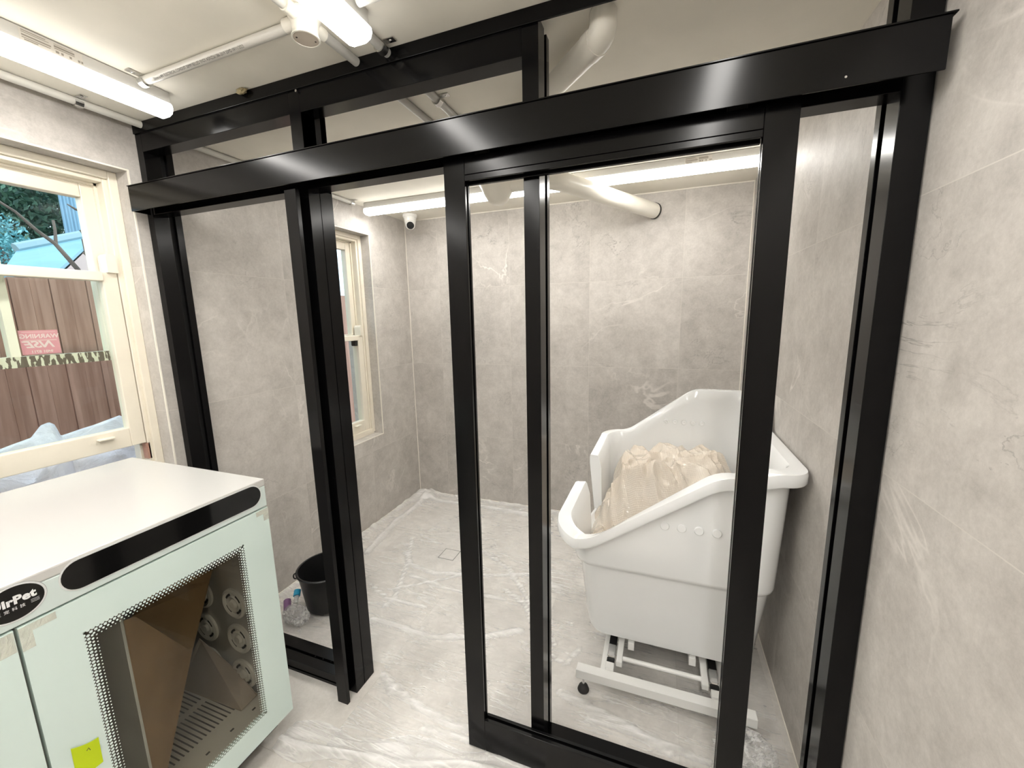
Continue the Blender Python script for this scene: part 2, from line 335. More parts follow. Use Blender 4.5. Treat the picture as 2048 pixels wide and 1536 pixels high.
# ------------------------------------------------------------------ sash windows
def frame_mb(x0, x1, y0, y1, z0, z1, w, wt=None, wb=None, b=.004):
    wt = wt or w; wb = wb or w; m = MB()
    m.box(x0, x1, y0, y0 + w, z0, z1, b=b); m.box(x0, x1, y1 - w, y1, z0, z1, b=b)
    m.box(x0, x1, y0 + w, y1 - w, z1 - wt, z1, b=b); m.box(x0, x1, y0 + w, y1 - w, z0, z0 + wb, b=b); return m
def sash_window(idx, ya, yb, lift, bars):
    root = thing('window_%d' % idx, None, None, (-.075, (ya + yb) / 2, WZ0), kind='structure')
    xf = -.073
    frame_mb(xf - .12, xf, ya, yb, WZ0 + .012, WZ1, .030, b=.003).build('casing', CREAM, root)
    frame_mb(xf - .115, xf - .012, ya + .029, yb - .029, WZ0 + .03, WZ1 - .029, .016, b=.003).build('sash_stop', CREAM, root)
    # parting bead that separates the two sash tracks
    m = MB()
    for y in (ya + .045, yb - .054): m.box(xf - .062, xf - .052, y, y + .009, WZ0 + .04, WZ1 - .04)
    m.box(xf - .062, xf - .052, ya + .045, yb - .045, WZ1 - .054, WZ1 - .045); m.build('parting_bead', CREAM, root)
    MB().box(-T, xf - .002, ya + .01, yb - .01, WZ0, WZ0 + .03, b=.003).build('sill', CREAM, root)
    s0, s1 = ya + .048, yb - .048
    zmeet = 1.395                                                # meeting height when closed
    # upper sash (outer track), stays up
    xu0, xu1 = xf - .104, xf - .062
    us = thing('upper_sash', None, None, (xu0, (s0 + s1) / 2, zmeet)); bpy_parent(us, root)
    m = MB(); zb = zmeet - .012
    m.box(xu0, xu1, s0, s0 + .046, zb, WZ1 - .046, b=.003); m.box(xu0, xu1, s1 - .046, s1, zb, WZ1 - .046, b=.003)
    m.box(xu0, xu1, s0 + .046, s1 - .046, WZ1 - .105, WZ1 - .046, b=.003)
    if bars: m.box(xu0 + .006, xu1 - .004, (s0 + s1) / 2 - .012, (s0 + s1) / 2 + .012, zb + .03, WZ1 - .105)
    m.build('frame', CREAM, us)
    MB().box(xu0, xu1, s0 + .046, s1 - .046, zb, zb + .038).build('meeting_rail', FLAKE if bars else CREAM, us)
    MB().box(xu0 + .018, xu0 + .022, s0 + .04, s1 - .04, zb + .03, WZ1 - .1).build('pane', GLASS, us)
    # lower sash (inner track)
    xl0, xl1 = xf - .052, xf - .012; zb = WZ0 + .045 + lift; zt = zmeet + .018 + lift
    ls = thing('lower_sash', None, None, (xl0, (s0 + s1) / 2, zb)); bpy_parent(ls, root)
    m = MB()
    for y in (s0, s1 - .05): m.box(xl0, xl1, y, y + .05, zb, zt, b=.003)
    m.box(xl0, xl1, s0 + .05, s1 - .05, zb, zb + .078, b=.003); m.box(xl0, xl1 + .012, s0 + .05, s1 - .05, zt - .035, zt, b=.003)
    m.build('frame', CREAM, ls)
    for y in (s0, s1 - .034):                                     # rounded horns above the meeting rail
        m = MB(); n = 8; prof = [(y, zt - .002)] + [(y + .017 - .017 * math.cos(PI * i / n), zt + .055 + .017 * math.sin(PI * i / n)) for i in range(n + 1)] + [(y + .034, zt - .002)]
        m.loops([[(x, p[0], p[1]) for p in prof] for x in (xl0, xl1 + .014)], cap0=True, cap1=True); m.build('horn', CREAM, ls)
    MB().box(xl0 + .018, xl0 + .022, s0 + .04, s1 - .04, zb + .07, zt - .03).build('pane', GLASS, ls)
    for y in (s0 + .13, s1 - .16):
        MB().box(xl1, xl1 + .026, y, y + .05, zb + .052, zb + .060, b=.003).build('finger_lift', CREAM, ls)
    if idx == 2: MB().box(xl0 - .004, xl1, s1 - .075, s1 - .055, zt - .075, zt - .035, b=.006).build('sash_latch', RUBBER, ls)
    return root, us
w1, us1 = sash_window(1, *WY[0], .318, True)
w2, us2 = sash_window(2, *WY[1], 0, False)
# bare timber sill edge under the lifted sash
MB().box(-.115, -.085, -.088, -.075, .95, 1.02).build('raw_timber_edge', FENCE, w1)
# pink sticker on the outside of the upper pane
xs = -.073 - .104 + .017
st = thing('warning_sticker', 'pink security warning sticker on the window pane, lettering reversed', 'sticker', (xs, -.31, 1.40))
MB().box(xs - .001, xs, -.363, -.262, 1.425, 1.512).build('backing', PINK, st)
R_, U_ = (0, -1, 0), (0, 0, 1)
text_mesh('lettering', 'WARNING', .021, PINKL, (xs + .0008, -.3125, 1.490), R_, U_, st, 'CENTER', bold=.0006)
text_mesh('logo', 'NSE', .034, PINKL, (xs + .0008, -.3125, 1.460), R_, U_, st, 'CENTER', bold=.001, shear=.4, sx=1.25)
text_mesh('phone_number', '9401 8711', .0135, PINKL, (xs + .0008, -.3125, 1.434), R_, U_, st, 'CENTER', bold=.0004)
m = MB()
for z in (1.5045, 1.4765, 1.4735): m.box(xs + .0004, xs + .0009, -.356, -.269, z, z + .0012)
m.build('rule', PINKL, st)
# ================================================================== PARTITION FRAME
FY0, FY1, G0, G1 = .005, .111, .062, .085
pf = thing('partition_frame', 'black aluminium framed partition without glass, fixed from wall to wall between the rooms', 'partition', (W / 2, .06, 0))
def vmember(name, x0, x1, z0, z1, left, right, line=False):
    m = MB(); a = x0 + (.014 if left else 0); b = x1 - (.014 if right else 0)
    m.box(a, b, FY0 + .002, FY1 - .002, z0, z1, 1)
    m.box(x0, x1, FY0, G0, z0, z1, 0, .0008); m.box(x0, x1, G1, FY1, z0, z1, 0, .0008)
    if not left: m.box(x0, x0 + .012, G0 - .002, G1 + .002, z0, z1)
    if not right:
        if line: m.box(x1 - .012, x1 - .0006, G0 - .002, G1 + .002, z0, z1)
        else: m.box(x1 - .012, x1, G0 - .002, G1 + .002, z0, z1)
    return m.build(name, [BLACK, BLACKIN], pf)
vmember('jamb', .002, .037, 0, 2.285, False, True)
vmember('jamb', 2.417, W - .004, 0, H - .002, True, False)
m_ = vmember('mullion', .806, .854, 0, 2.285, True, False, True)
vmember('mullion', 1.612, 1.657, 0, 2.281, True, True)
# upper half of the doorway mullion has an open glazing groove
MB().box(.854, .8545, FY0, .052, 0, 1.97).box(.854, .8545, .055, FY1, 0, 1.97).build('cover_strip', BLACK, pf)
MB().box(.003, W - .004, -.001, .005, 2.262, H - .001, b=.0008).build('head_plate', BLACK, pf)
for a, b in ((.037, .806), (.854, 1.612)):
    m = MB().box(a, b, FY0 + .001, FY1 - .001, 2.236, 2.296, 1); m.box(a, b, FY0, G0, 2.195, 2.2615, 0, .0008); m.box(a, b, G1, FY1, 2.222, 2.296, 0, .0008)
    m.build('head_rail', [BLACK, BLACKIN], pf)
for a, b in ((.037, .806), (.854, 1.612), (1.657, 2.417)):
    m = MB().box(a, b, .008, FY1 - .001, 1.992, 2.04, 1); m.box(a, b, FY0 + .002, G0, 1.960, 2.04, 0, .0008); m.box(a, b, G1 - .02, FY1, 1.978, 2.04, 0, .0008)
    m.build('transom', [BLACK, BLACKIN], pf)
for a, b in ((.037, .806), (1.657, 2.417)):
    m = MB().box(a, b, FY0 + .001, FY1 - .001, .0, .035, 1); m.box(a, b, FY0, .047, .0, .05, 0, .001); m.box(a, b, .058, FY1, .0, .05, 0, .001); m.box(a, b, FY0 - .003, FY0 + .004, 0, .012)
    m.build('sill_rail', [BLACK, BLACKIN], pf)
# door receiver channel on the front of the first mullion
m = MB().box(.806, .855, -.049, -.045, .0, 1.948, 0, .0008); m.box(.806, .811, -.046, FY0, .0, 1.948); m.box(.850, .855, -.046, -.034, .0, 1.948); m.box(.811, .816, -.045, .004, .0, 1.948, 1)
m.build('door_receiver', [BLACK, BLACKIN], pf)
for x, y, z in ((.8165, -.02, 1.80), (.8165, -.022, .93), (.8165, -.02, .07), (.85, -.001, 2.255)):
    MB().lathe((x, y, z), [(.0, -.002), (.004, -.002), (.003, .003), (0, .003)], 'X' if x < .84 else 'Y', 10).build('screw', GALV, pf)
# ------------------------------------------------------------------ track header
hd = thing('track_header', 'long black aluminium sliding track cover across the front of the partition', 'track', (W / 2, -.03, 1.958))
MB().box(.033, 2.452, -.064, -.060, 1.958, 2.0485, b=.0008).build('fascia', BLACK, hd)
MB().box(.033, 2.458, -.0675, -.0015, 2.0485, 2.0515, b=.0006).build('top_plate', BLACK, hd)
MB().box(.033, .036, -.060, -.0015, 1.958, 2.048).build('end_cap', BLACK, hd)
MB().box(.04, 2.44, -.045, -.0025, 2.0, 2.048).build('guide_rail', BLACKIN, hd)
MB().lathe((2.30, -.064, 1.975), [(0, -.0012), (.0022, -.0012), (.0022, 0), (0, 0)], 'Y', 10).build('screw', GALV, hd)
# ------------------------------------------------------------------ sliding door
sd_ = thing('sliding_door', 'black aluminium sliding door frame without glass, hung in front of the right bay', 'door', (1.81, -.015, 0), kind='thing')
D0, D1 = -.031, .0005
def dmember(name, x0, x1, z0, z1, side):
    m = MB(); g = .012
    if side in 'LR':
        a, b = (x0, x1 - g) if side == 'R' else (x0 + g, x1)
        m.box(a, b, D0 + .001, D1 - .001, z0, z1, 1); m.box(x0, x1, D0, -.020, z0, z1, 0, .001); m.box(x0, x1, -.010, D1, z0, z1, 0, .001)
        m.box(x0 if side == 'R' else x1 - .006, x0 + .006 if side == 'R' else x1, -.021, -.009, z0, z1)
    else:
        a, b = (z0, z1 - g) if side == 'U' else (z0 + g, z1)
        m.box(x0, x1, D0 + .001, D1 - .001, a, b, 1); m.box(x0, x1, D0, -.020, z0, z1, 0, .001); m.box(x0, x1, -.010, D1, z0, z1, 0, .001)
    return m.build(name, [BLACK, BLACKIN], sd_)
dmember('stile', 1.387, 1.4515, .008, 1.964, 'R'); dmember('stile', 2.1725, 2.238, .008, 1.964, 'L')
dmember('bottom_rail', 1.4525, 2.1715, .008, .134, 'U')
dmember('top_rail', 1.4525, 2.1715, 1.9165, 1.963, 'D')
m = MB().box(1.4525, 2.1715, D0 + .0005, -.020, 1.9005, 1.9155, 0, .0008); m.box(1.4525, 2.1715, -.010, D1, 1.8945, 1.9155, 0, .0008); m.build('glazing_bead', BLACK, sd_)
for x in (1.5, 2.12): MB().box(x - .02, x + .02, -.022, -.008, 1.963, 2.0, b=.003).build('roller_hanger', BLACKIN, sd_)
# ================================================================== CEILING SERVICES
def batten(loc, length, axis, label, label_at=None):
    t = thing('batten_light', label, 'light', loc, 'white linear ceiling battens'); x, y, z = loc
    def bx(m, a0, a1, c0, c1, z0, z1, b=0):
        return m.box(x + c0, x + c1, y + a0, y + a1, z + z0, z + z1, 0, b) if axis == 'Y' else m.box(x + a0, x + a1, y + c0, y + c1, z + z0, z + z1, 0, b)
    h = length / 2
    bx(MB(), -h, h, -.030, .030, -.038, -.0015, .002).build('body', BODY, t)
    prof = [(-.032, -.037), (-.038, -.044), (-.040, -.055), (-.034, -.068), (-.018, -.075), (.018, -.075), (.034, -.068), (.040, -.055), (.038, -.044), (.032, -.037)]
    m = MB(); m.loops([[((x + c, y + a, z + q) if axis == 'Y' else (x + a, y + c, z + q)) for c, q in prof] for a in (-h + .002, h - .002)], cap0=True, cap1=True)
    m.build('diffuser', GLOW, t, smooth=True)
    if label_at is not None:
        l0, side = label_at; e = .0303 * side
        lb = bx(MB(), l0 - .0, l0 + .125, min(e, e + .0004 * side), max(e, e + .0004 * side), -.035, -.006).build('rating_label', pmat('label_paper', (.66, .63, .58), .5), t)
        mm = MB(); e2 = .0308 * side; q = (min(e2, e2 + .0003 * side), max(e2, e2 + .0003 * side))
        for a0, a1, z0, z1 in ((.004, .05, -.010, -.008), (.004, .056, -.014, -.0125), (.004, .060, -.022, -.0185), (.004, .058, -.027, -.025), (.008, .034, -.032, -.029), (.066, .105, -.010, -.009), (.066, .108, -.017, -.0125), (.066, .108, -.021, -.019)):
            bx(mm, l0 + a0, l0 + a1, q[0], q[1], z0, z1)
        for c_, w_ in ((.068, .007), (.079, .005), (.096, .005), (.114, .005), (.121, .004)): bx(mm, l0 + c_, l0 + c_ + w_, q[0], q[1], -.031, -.025)
        mm.build('print', pmat('faded_print', (.30, .27, .23), .6), lb)
    return t
batten((.353, -.687, H), 1.2, 'Y', 'lit white ceiling batten running along the ceiling edge above the cream window', (.25, 1))
batten((1.223, -.742, H), 1.2, 'Y', 'lit white ceiling batten beside the round junction box, ending above the head rail')
batten((.655, 1.277, H), 1.17, 'X', 'lit white ceiling batten in the back room, over the corner with the dome camera')
batten((1.828, 1.277, H), 1.17, 'X', 'lit white ceiling batten in the back room behind the thick white pipe', (.23, -1))
batten((2.12, -.95, H), 1.2, 'Y', 'lit white ceiling batten out of view over the right tiled wall')
batten((.353, -2.02, H), 1.2, 'Y', 'lit white ceiling batten out of view at the window side behind the viewer')
batten((1.223, -2.05, H), 1.2, 'Y', 'lit white ceiling batten out of view in the middle behind the viewer')
batten((2.12, -2.20, H), 1.2, 'Y', 'lit white ceiling batten out of view on the tiled wall side behind the viewer')
def clip(parent, p, axis, side):                          # saddle clip round a conduit with a screwed tab
    p = Vector(p); m = MB(); n = 10
    for i in range(n):
        a0, a1 = PI * i / n, PI * (i + 1) / n; q = []
        for r in (.0142, .0178):
            for a in (a0, a1): q.append((r * math.cos(a), -r * math.sin(a)))
        V = []
        for e in (-.011, .011):
            for c_, z_ in q: V.append(p + (Vector((c_, e, z_)) if axis == 'Y' else Vector((e, c_, z_))))
        m.add(V, [(0, 1, 3, 2), (4, 6, 7, 5), (0, 4, 5, 1), (2, 3, 7, 6), (0, 2, 6, 4), (1, 5, 7, 3)])
    c0, c1 = sorted((side * .013, side * .046)); zt = H - p.z
    if axis == 'Y': m.box(p.x + c0, p.x + c1, p.y - .010, p.y + .010, H - .004, H - .0012, 0, .0005)
    else: m.box(p.x - .010, p.x + .010, p.y + c0, p.y + c1, H - .004, H - .0012, 0, .0005)
    o = m.build('saddle_clip', GALV, parent)
    s = MB().lathe((p.x + (side * .033 if axis == 'Y' else 0), p.y + (side * .033 if axis == 'X' else 0), H - .004), [(0, 0), (.0045, 0), (.0032, -.002), (0, -.0025)], 'Z', 10).build('screw', CHROME, o)
    return o
CZ = H - .0135
def conduit(pts, label, clips=(), mat=PVCL, r=.0125):
    t = thing('conduit', label, 'conduit', pts[0]); MB().tube(pts, r, 20).build('pipe', mat, t, smooth=True)
    for p, ax, sd in clips: clip(t, p, ax, sd)
    return t
conduit([(.060, -1.3, CZ), (.060, -.002, CZ)], 'white conduit along the edge of the ceiling above the cream window', [((.060, -.185, CZ), 'Y', 1), ((.06, -.95, CZ), 'Y', 1)])
c3 = conduit([(.392, -.175, CZ), (1.06, -.185, CZ)], 'white conduit with printed lettering from the left batten to the junction box', [((.412, -.175, CZ), 'X', -1)])
text_mesh('printed_lettering', '20mm x 4M  ELECTRICAL CONDUIT 20MM BELLED ENDS AS/NZS61386-2019 20MD 09/11/2023', .0105, INK,
          (.47, -.1765 - .0125 * math.sin(.62), CZ - .0125 * math.cos(.62) - .0004), (1, -.015, 0), (0, -math.cos(.62), math.sin(.62)), c3, sx=.93)
conduit([(1.09, -1.2, CZ), (1.09, -.235, CZ)], 'white conduit entering the junction box from the front of the room')
conduit([(1.094, -.14, CZ), (1.094, -.002, CZ)], 'grey white conduit running from the junction box to the head rail', mat=PVCG)
conduit([(1.205, -.136, CZ), (1.205, -.002, CZ)], 'grey white conduit with a metal clip at the end of the middle batten', [((1.205, -.03, CZ), 'Y', 1)], mat=PVCG)
conduit([(1.262, -.19, CZ), (2.08, -.19, CZ)], 'white conduit running right from the middle batten along the ceiling')
conduit([(.035, .115, CZ), (.035, 1.20, CZ)], 'white conduit along the ceiling edge of the back room, ending at the batten', [((.035, 1.17, CZ), 'Y', 1)])
conduit([(1.094, .115, CZ), (1.094, 1.235, CZ)], 'grey white conduit on the back room ceiling without a clip', mat=PVCG)
conduit([(1.205, .115, CZ), (1.205, 1.235, CZ)], 'grey white conduit on the back room ceiling with a metal clip', [((1.205, .28, CZ), 'Y', 1)], mat=PVCG)
jb = thing('junction_box', 'round cream plastic junction box on the ceiling beside the middle batten', 'junction box', (1.092, -.19, H - .002))
MB().lathe((1.092, -.19, H), [(.040, -.0015), (.040, -.010), (.034, -.02), (.030, -.040), (.0315, -.052), (.034, -.055), (.0345, -.058), (.031, -.0585), (.030, -.056), (0, -.0562)], 'Z', 36).build('body', PVC, jb, smooth=True)
MB().lathe((1.092, -.19, H - .0568), [(0, 0), (.0295, 0), (.0295, -.001), (0, -.001)], 'Z', 32).build('cover', pmat('box_cover', (.50, .44, .37), .5), jb)
for d in ((0, -.05), (0, .05), (-.05, 0)):
    MB().tube([(1.092 + d[0] * .6, -.19 + d[1] * .6, CZ), (1.092 + d[0] * 1.25, -.19 + d[1] * 1.25, CZ)], .0165, 18).build('spout', PVC, jb, smooth=True)
for a in (0, PI): MB().lathe((1.092 + .022 * math.cos(a + .8), -.19 + .022 * math.sin(a + .8), H - .058), [(0, 0), (.0025, 0), (.0025, -.0008), (0, -.0008)], 'Z', 8).build('screw', GALV, jb)
fo = MB(); bm = bmesh.new(); bmesh.ops.create_icosphere(bm, subdivisions=3, radius=1)
for v in bm.verts:
    d = 1 + .45 * noise.noise(v.co * 2.3); v.co = Vector((.625 + v.co.x * .022 * d, -.012 + v.co.y * .009 * d, H - .007 + v.co.z * .010 * d)); v.co.z = min(v.co.z, H - .0012); v.co.y = min(v.co.y, -.0015)
fo.bm(bm); tag(fo.build('dried_foam_lump', FOAMM, smooth=True), 'small brown lump of dried foam on the ceiling above the head rail', 'foam')
# thick waste pipes
def bez(p, n=8):
    out = []
    for i in range(1, len(p) - 1):
        a, b, c = Vector(p[i - 1]), Vector(p[i]), Vector(p[i + 1]); d = min((a - b).length, (c - b).length) * .5
        s, e = b + (a - b).normalized() * d, b + (c - b).normalized() * d
        out += [(1 - t) ** 2 * s + 2 * t * (1 - t) * b + t * t * e for t in [j / n for j in range(n + 1)]]
    return [Vector(p[0])] + out + [Vector(p[-1])]
wp = thing('waste_pipe', 'thick white pipe crossing the back room ceiling and entering the tiled wall', 'pipe', (1.62, .9, 2.2))
pA = [(1.80, .155, 2.299), (1.80, .155, 2.252), (1.745, .19, 2.247), (1.30, .62, 2.23), (1.19, .80, 2.20)]
path = bez([(1.808, .088, 2.2985), (1.808, .088, 2.246), (1.20, .700, 2.235)], 10)
MB().tube(path, [.0345 if i < 2 else .0355 if i < 12 else .029 for i in range(len(path))], 24).build('narrow_pipe', PVC, wp, smooth=True)
for q0, q1, r in ((path[0], path[0] + Vector((0, 0, -.02)), .0345),): MB().tube([q0, q1], r, 24).build('collar', PVC, wp, smooth=True)
dA = (path[-1] - path[-2]).normalized(); e0 = path[-2] - dA * .004
MB().tube([e0, e0 + dA * .035], .0375, 24).build('collar', PVC, wp, smooth=True)
trap = (1.18, .90)
MB().lathe((*trap, 0), [(0, 2.086), (.028, 2.089), (.048, 2.100), (.062, 2.122), (.076, 2.150), (.092, 2.178), (.100, 2.196), (.100, 2.212), (.080, 2.225), (.05, 2.23), (0, 2.23)], 'Z', 40).build('trap_body', PVC, wp, smooth=True)
MB().tube([path[-1], (1.18, .86, 2.222)], .031, 24).build('narrow_pipe', PVC, wp, smooth=True)
MB().tube(bez([(1.20, .90, 2.185), (1.43, .95, 2.199), (1.911, YB - .0005, 2.183)], 12), .047, 28).build('wide_pipe', PVC, wp, smooth=True)
MB().tube([(1.904, 1.802, 2.183), (1.911, YB - .0005, 2.183)], .0500, 28).build('wall_seal', RUBBER, wp, smooth=True)
# dome camera
dc = thing('dome_camera', 'white dome security camera on the ceiling in the back left corner', 'camera', (.165, 1.645, H))
cx_, cy_ = .165, 1.645
MB().lathe((cx_, cy_, H), [(.052, -.0015), (.052, -.018), (.046, -.024), (.046, -.03), (.044, -.032), (.042, -.05), (.036, -.075), (.02, -.085), (0, -.087)], 'Z', 36).build('housing', pmat('camera_white', (.85, .84, .81), .3), dc, smooth=True)
dv = (CAM - Vector((cx_, cy_, 2.235))).normalized(); dv = Vector((dv.x, dv.y, -.55)).normalized(); c0 = Vector((cx_, cy_, 2.236))
MB().tube([c0, c0 + dv * .035, c0 + dv * .045], [.037, .036, .030], 28).build('eyeball', pmat('camera_white2', (.83, .82, .79), .3), dc, smooth=True)
MB().tube([c0 + dv * .0455, c0 + dv * .0475], [.0275, .027], 28).build('lens', GLOSSB, dc)
# ================================================================== GROOMING TUB
tub = thing('grooming_tub', 'white acrylic pet bath with stepped sides standing on a lift frame', 'bath', (2.04, .72, 0))
# plan of the rim: (x, y, z of the top edge, width of overhang)
def rr(x0, x1, y0, y1, r, x0b=None, n=9):
    """rounded rectangle; x0 at near side, x0b at far side; starts on the near side going right"""
    x0b = x0 if x0b is None else x0b; P = []
    def seg(a, b, k):
        return [(a[0] + (b[0] - a[0]) * i / k, a[1] + (b[1] - a[1]) * i / k) for i in range(k)]
    def arc(c, a0, a1): return [(c[0] + r * math.cos(a0 + (a1 - a0) * i / n), c[1] + r * math.sin(a0 + (a1 - a0) * i / n)) for i in range(n)]
    P += seg((x0 + r, y0), (x1 - r, y0), 30); P += arc((x1 - r, y0 + r), -PI / 2, 0)
    P += seg((x1, y0 + r), (x1, y1 - r), 16); P += arc((x1 - r, y1 - r), 0, PI / 2)
    P += seg((x1 - r, y1), (x0b + r, y1), 30); P += arc((x0b + r, y1 - r), PI / 2, PI)
    ls = [0, .08, .16, .24, .30, .3005, .31, .36, .42, .48, .54, .60, .65, .6505, .66, .72, .80, .88, .94, .97]
    a, b = (x0b, y1 - r), (x0, y0 + r); P += [(a[0] + (b[0] - a[0]) * t, a[1] + (b[1] - a[1]) * t) for t in ls]
    P += arc((x0 + r, y0 + r), PI, 1.5 * PI); return P
NB = dict(r=.07)
def smooth_step(t): t = max(0, min(1, t)); return t * t * (3 - 2 * t)
def topz(i, x, y, n1=30, n=9):
    if i < 30:                                         # near side: low at the entrance, climbing to the right
        t = (x - 1.73) / (2.20 - 1.73); z = .645 + (.968 - .645) * max(0, min(1, t))
        if t < .12: z = .645 + .323 * (max(0, t + .12) ** 2 / .48) if t > -.12 else .645
        if t > .90: z = .968 - .323 * ((max(0, 1.10 - t)) ** 2 / .40) if t < 1.10 else .968
        if x > 2.25: z = .968 + .030 * smooth_step((x - 2.25) / .15)
        return z
    j = i - 30
    if j < 9: return .998
    if j < 9 + 16: return .998 + .155 * smooth_step((y - .925) / .06)
    if j < 25 + 9: return 1.153
    if j < 34 + 30:
        t = (2.145 - x) / (2.145 - 1.828); z = 1.153 - .238 * max(0, min(1, t))
        if t < .12: z = 1.153 - .238 * (max(0, t + .12) ** 2 / .48)
        if t > .88: z = .915 + .238 * (max(0, 1.12 - t) ** 2 / .48)
        return z
    if j < 64 + 9: return .915 - .012 * (j - 64) / 9
    if j < 73 + 20:
        t = [0, .08, .16, .24, .30, .3005, .31, .36, .42, .48, .54, .60, .65, .6505, .66, .72, .80, .88, .94, .97][j - 73]
        z = .90 - .20 * t
        if .3004 < t < .6502: z = .56
        return z
    return .70 - .055 * (j - 93) / 9
RIMo = rr(1.598, 2.466, .365, 1.075, .085, 1.70)       # outer edge of the lip
WALL = rr(1.640, 2.428, .405, 1.045, .075, 1.725)      # wall just under the lip
RIMi = rr(1.655, 2.412, .420, 1.032, .07, 1.742)
STEPu = rr(1.668, 2.410, .415, 1.035, .075, 1.735); STEPl = rr(1.688, 2.399, .437, 1.015, .075, 1.755)
BOTo = rr(1.716, 2.372, .455, .985, .085, 1.78); BOTe = rr(1.765, 2.325, .505, .94, .07, 1.82)
INs = rr(1.71, 2.37, .455, 1.0, .07, 1.775); INb = rr(1.76, 2.325, .485, .965, .07, 1.81)
NP = len(RIMo); ZT = [topz(i, *RIMo[i]) for i in range(NP)]
slot = [ZT[i] < .57 and i > 90 for i in range(NP)]
def lay(P, zf): return [(p[0], p[1], zf(i)) for i, p in enumerate(P)]
def lerp2(A, B, t): return [(a[0] + (b[0] - a[0]) * t, a[1] + (b[1] - a[1]) * t) for a, b in zip(A, B)]
RO = [WALL[i] if slot[i] else RIMo[i] for i in range(NP)]; ROm = lerp2(WALL, RO, .93)
ZS = .515
L_ = [lay(BOTe, lambda i: .150), lay(lerp2(BOTe, BOTo, .45), lambda i: .153), lay(lerp2(BOTe, BOTo, .85), lambda i: .168), lay(BOTo, lambda i: .200), lay(STEPl, lambda i: .488), lay(lerp2(STEPl, STEPu, .25), lambda i: .500), lay(lerp2(STEPl, STEPu, .85), lambda i: .512), lay(STEPu, lambda i: ZS + .010),
      lay(lerp2(STEPu, WALL, .9), lambda i: max(ZS + .012, ZT[i] - .055)), lay(WALL, lambda i: max(ZS + .02, ZT[i] - .046)), lay(ROm, lambda i: ZT[i] - .046), lay(RO, lambda i: ZT[i] - .040), lay(RO, lambda i: ZT[i] - .012), lay(ROm, lambda i: ZT[i] - .002), lay(lerp2(WALL, RO, .7), lambda i: ZT[i]),
      lay(lerp2(RIMi, WALL, .4), lambda i: ZT[i]), lay(RIMi, lambda i: ZT[i] - .008), lay(lerp2(RIMi, INs, .3), lambda i: max(ZS + .015, ZT[i] - .06)), lay(lerp2(RIMi, INs, .5), lambda i: ZS + .01), lay(INs, lambda i: ZS - .01), lay(INb, lambda i: .26), lay(lerp2(INb, [(2.04, .72)] * NP, .12), lambda i: .235)]
m = MB(); m.loops(L_, cap0=True, cap1=True); m.build('basin', ACRY, tub, smooth=True)
for i in range(5):
    MB().lathe((2.021 + .059 * i, .4095, .735), [(0, -.006), (.0145, -.006), (.0165, -.003), (.0165, .01), (0, .01)], 'Y', 24).build('tether_boss', ACRY, tub, smooth=True)
    MB().lathe((2.022 + .041 * i, 1.021, .985), [(0, -.005), (.005, -.005), (.0075, -.0065), (.0125, -.005), (.014, .01), (0, .01)], 'Y', 24).build('tether_boss', ACRY, tub, smooth=True)
lf = tub
for y0 in (.300, 1.04):
    MB().box(1.708, 2.352, y0, y0 + .040, .075, .112, b=.002).build('frame_bar', WMETAL, lf)
for x in (1.80, 2.23): MB().box(x, x + .04, .34, 1.04, .078, .110, b=.002).build('cross_bar', WMETAL, lf)
for x in (1.735, 2.325):
    for y in (.325, 1.06):
        o = MB().lathe((x, y, 0), [(0, .0005), (.022, .0005), (.024, .006), (.018, .022), (.009, .028), (0, .028)], 'Z', 20).build('foot', RUBBER, lf, smooth=True)
        MB().tube([(x, y, .026), (x, y, .078)], .0055, 10).build('thread', CHROME, o)
for x in (1.836, 2.224):                                  # folded lift arms running back under the basin
    s = 1 if x < 2 else -1
    MB().box(x - .016, x + .016, .338, .372, .100, .122, 0, .002).build('bracket', WMETAL, lf)
    MB().box(x - .0155, x + .0155, .371, .40, .100, .118, 0, .002).build('pivot_cover', BLACKIN, lf)
    MB().box(x - .0165, x + .0165, .396, .465, .104, .128, 0, .006).build('lift_arm', CHROME, lf)
    MB().box(x - .0155, x + .0155, .464, .80, .104, .124, 0, .003).build('hinge_block', BLACKIN, lf)
    MB().box(x + s * .034 - .012, x + s * .034 + .012, .372, .66, .108, .130, 0, .002).build('strut', WMETAL, lf)
    MB().box(x + s * .075 - .013, x + s * .075 + .013, .462, .56, .118, .1525, 0, .002).build('mount_block', WMETAL, lf)
MB().tube([(1.870, .408, .119), (2.190, .408, .119)], .009, 14).build('linkage_rod', WMETAL, lf, smooth=True)
MB().box(1.90, 2.16, .60, .92, .10, .148, b=.004).build('lift_motor', BLACKIN, lf)
MB().box(2.295, 2.325, .3995, .4065, .915, .921).build('maker_plate', pmat('plate_print', (.25, .27, .25), .5), tub)
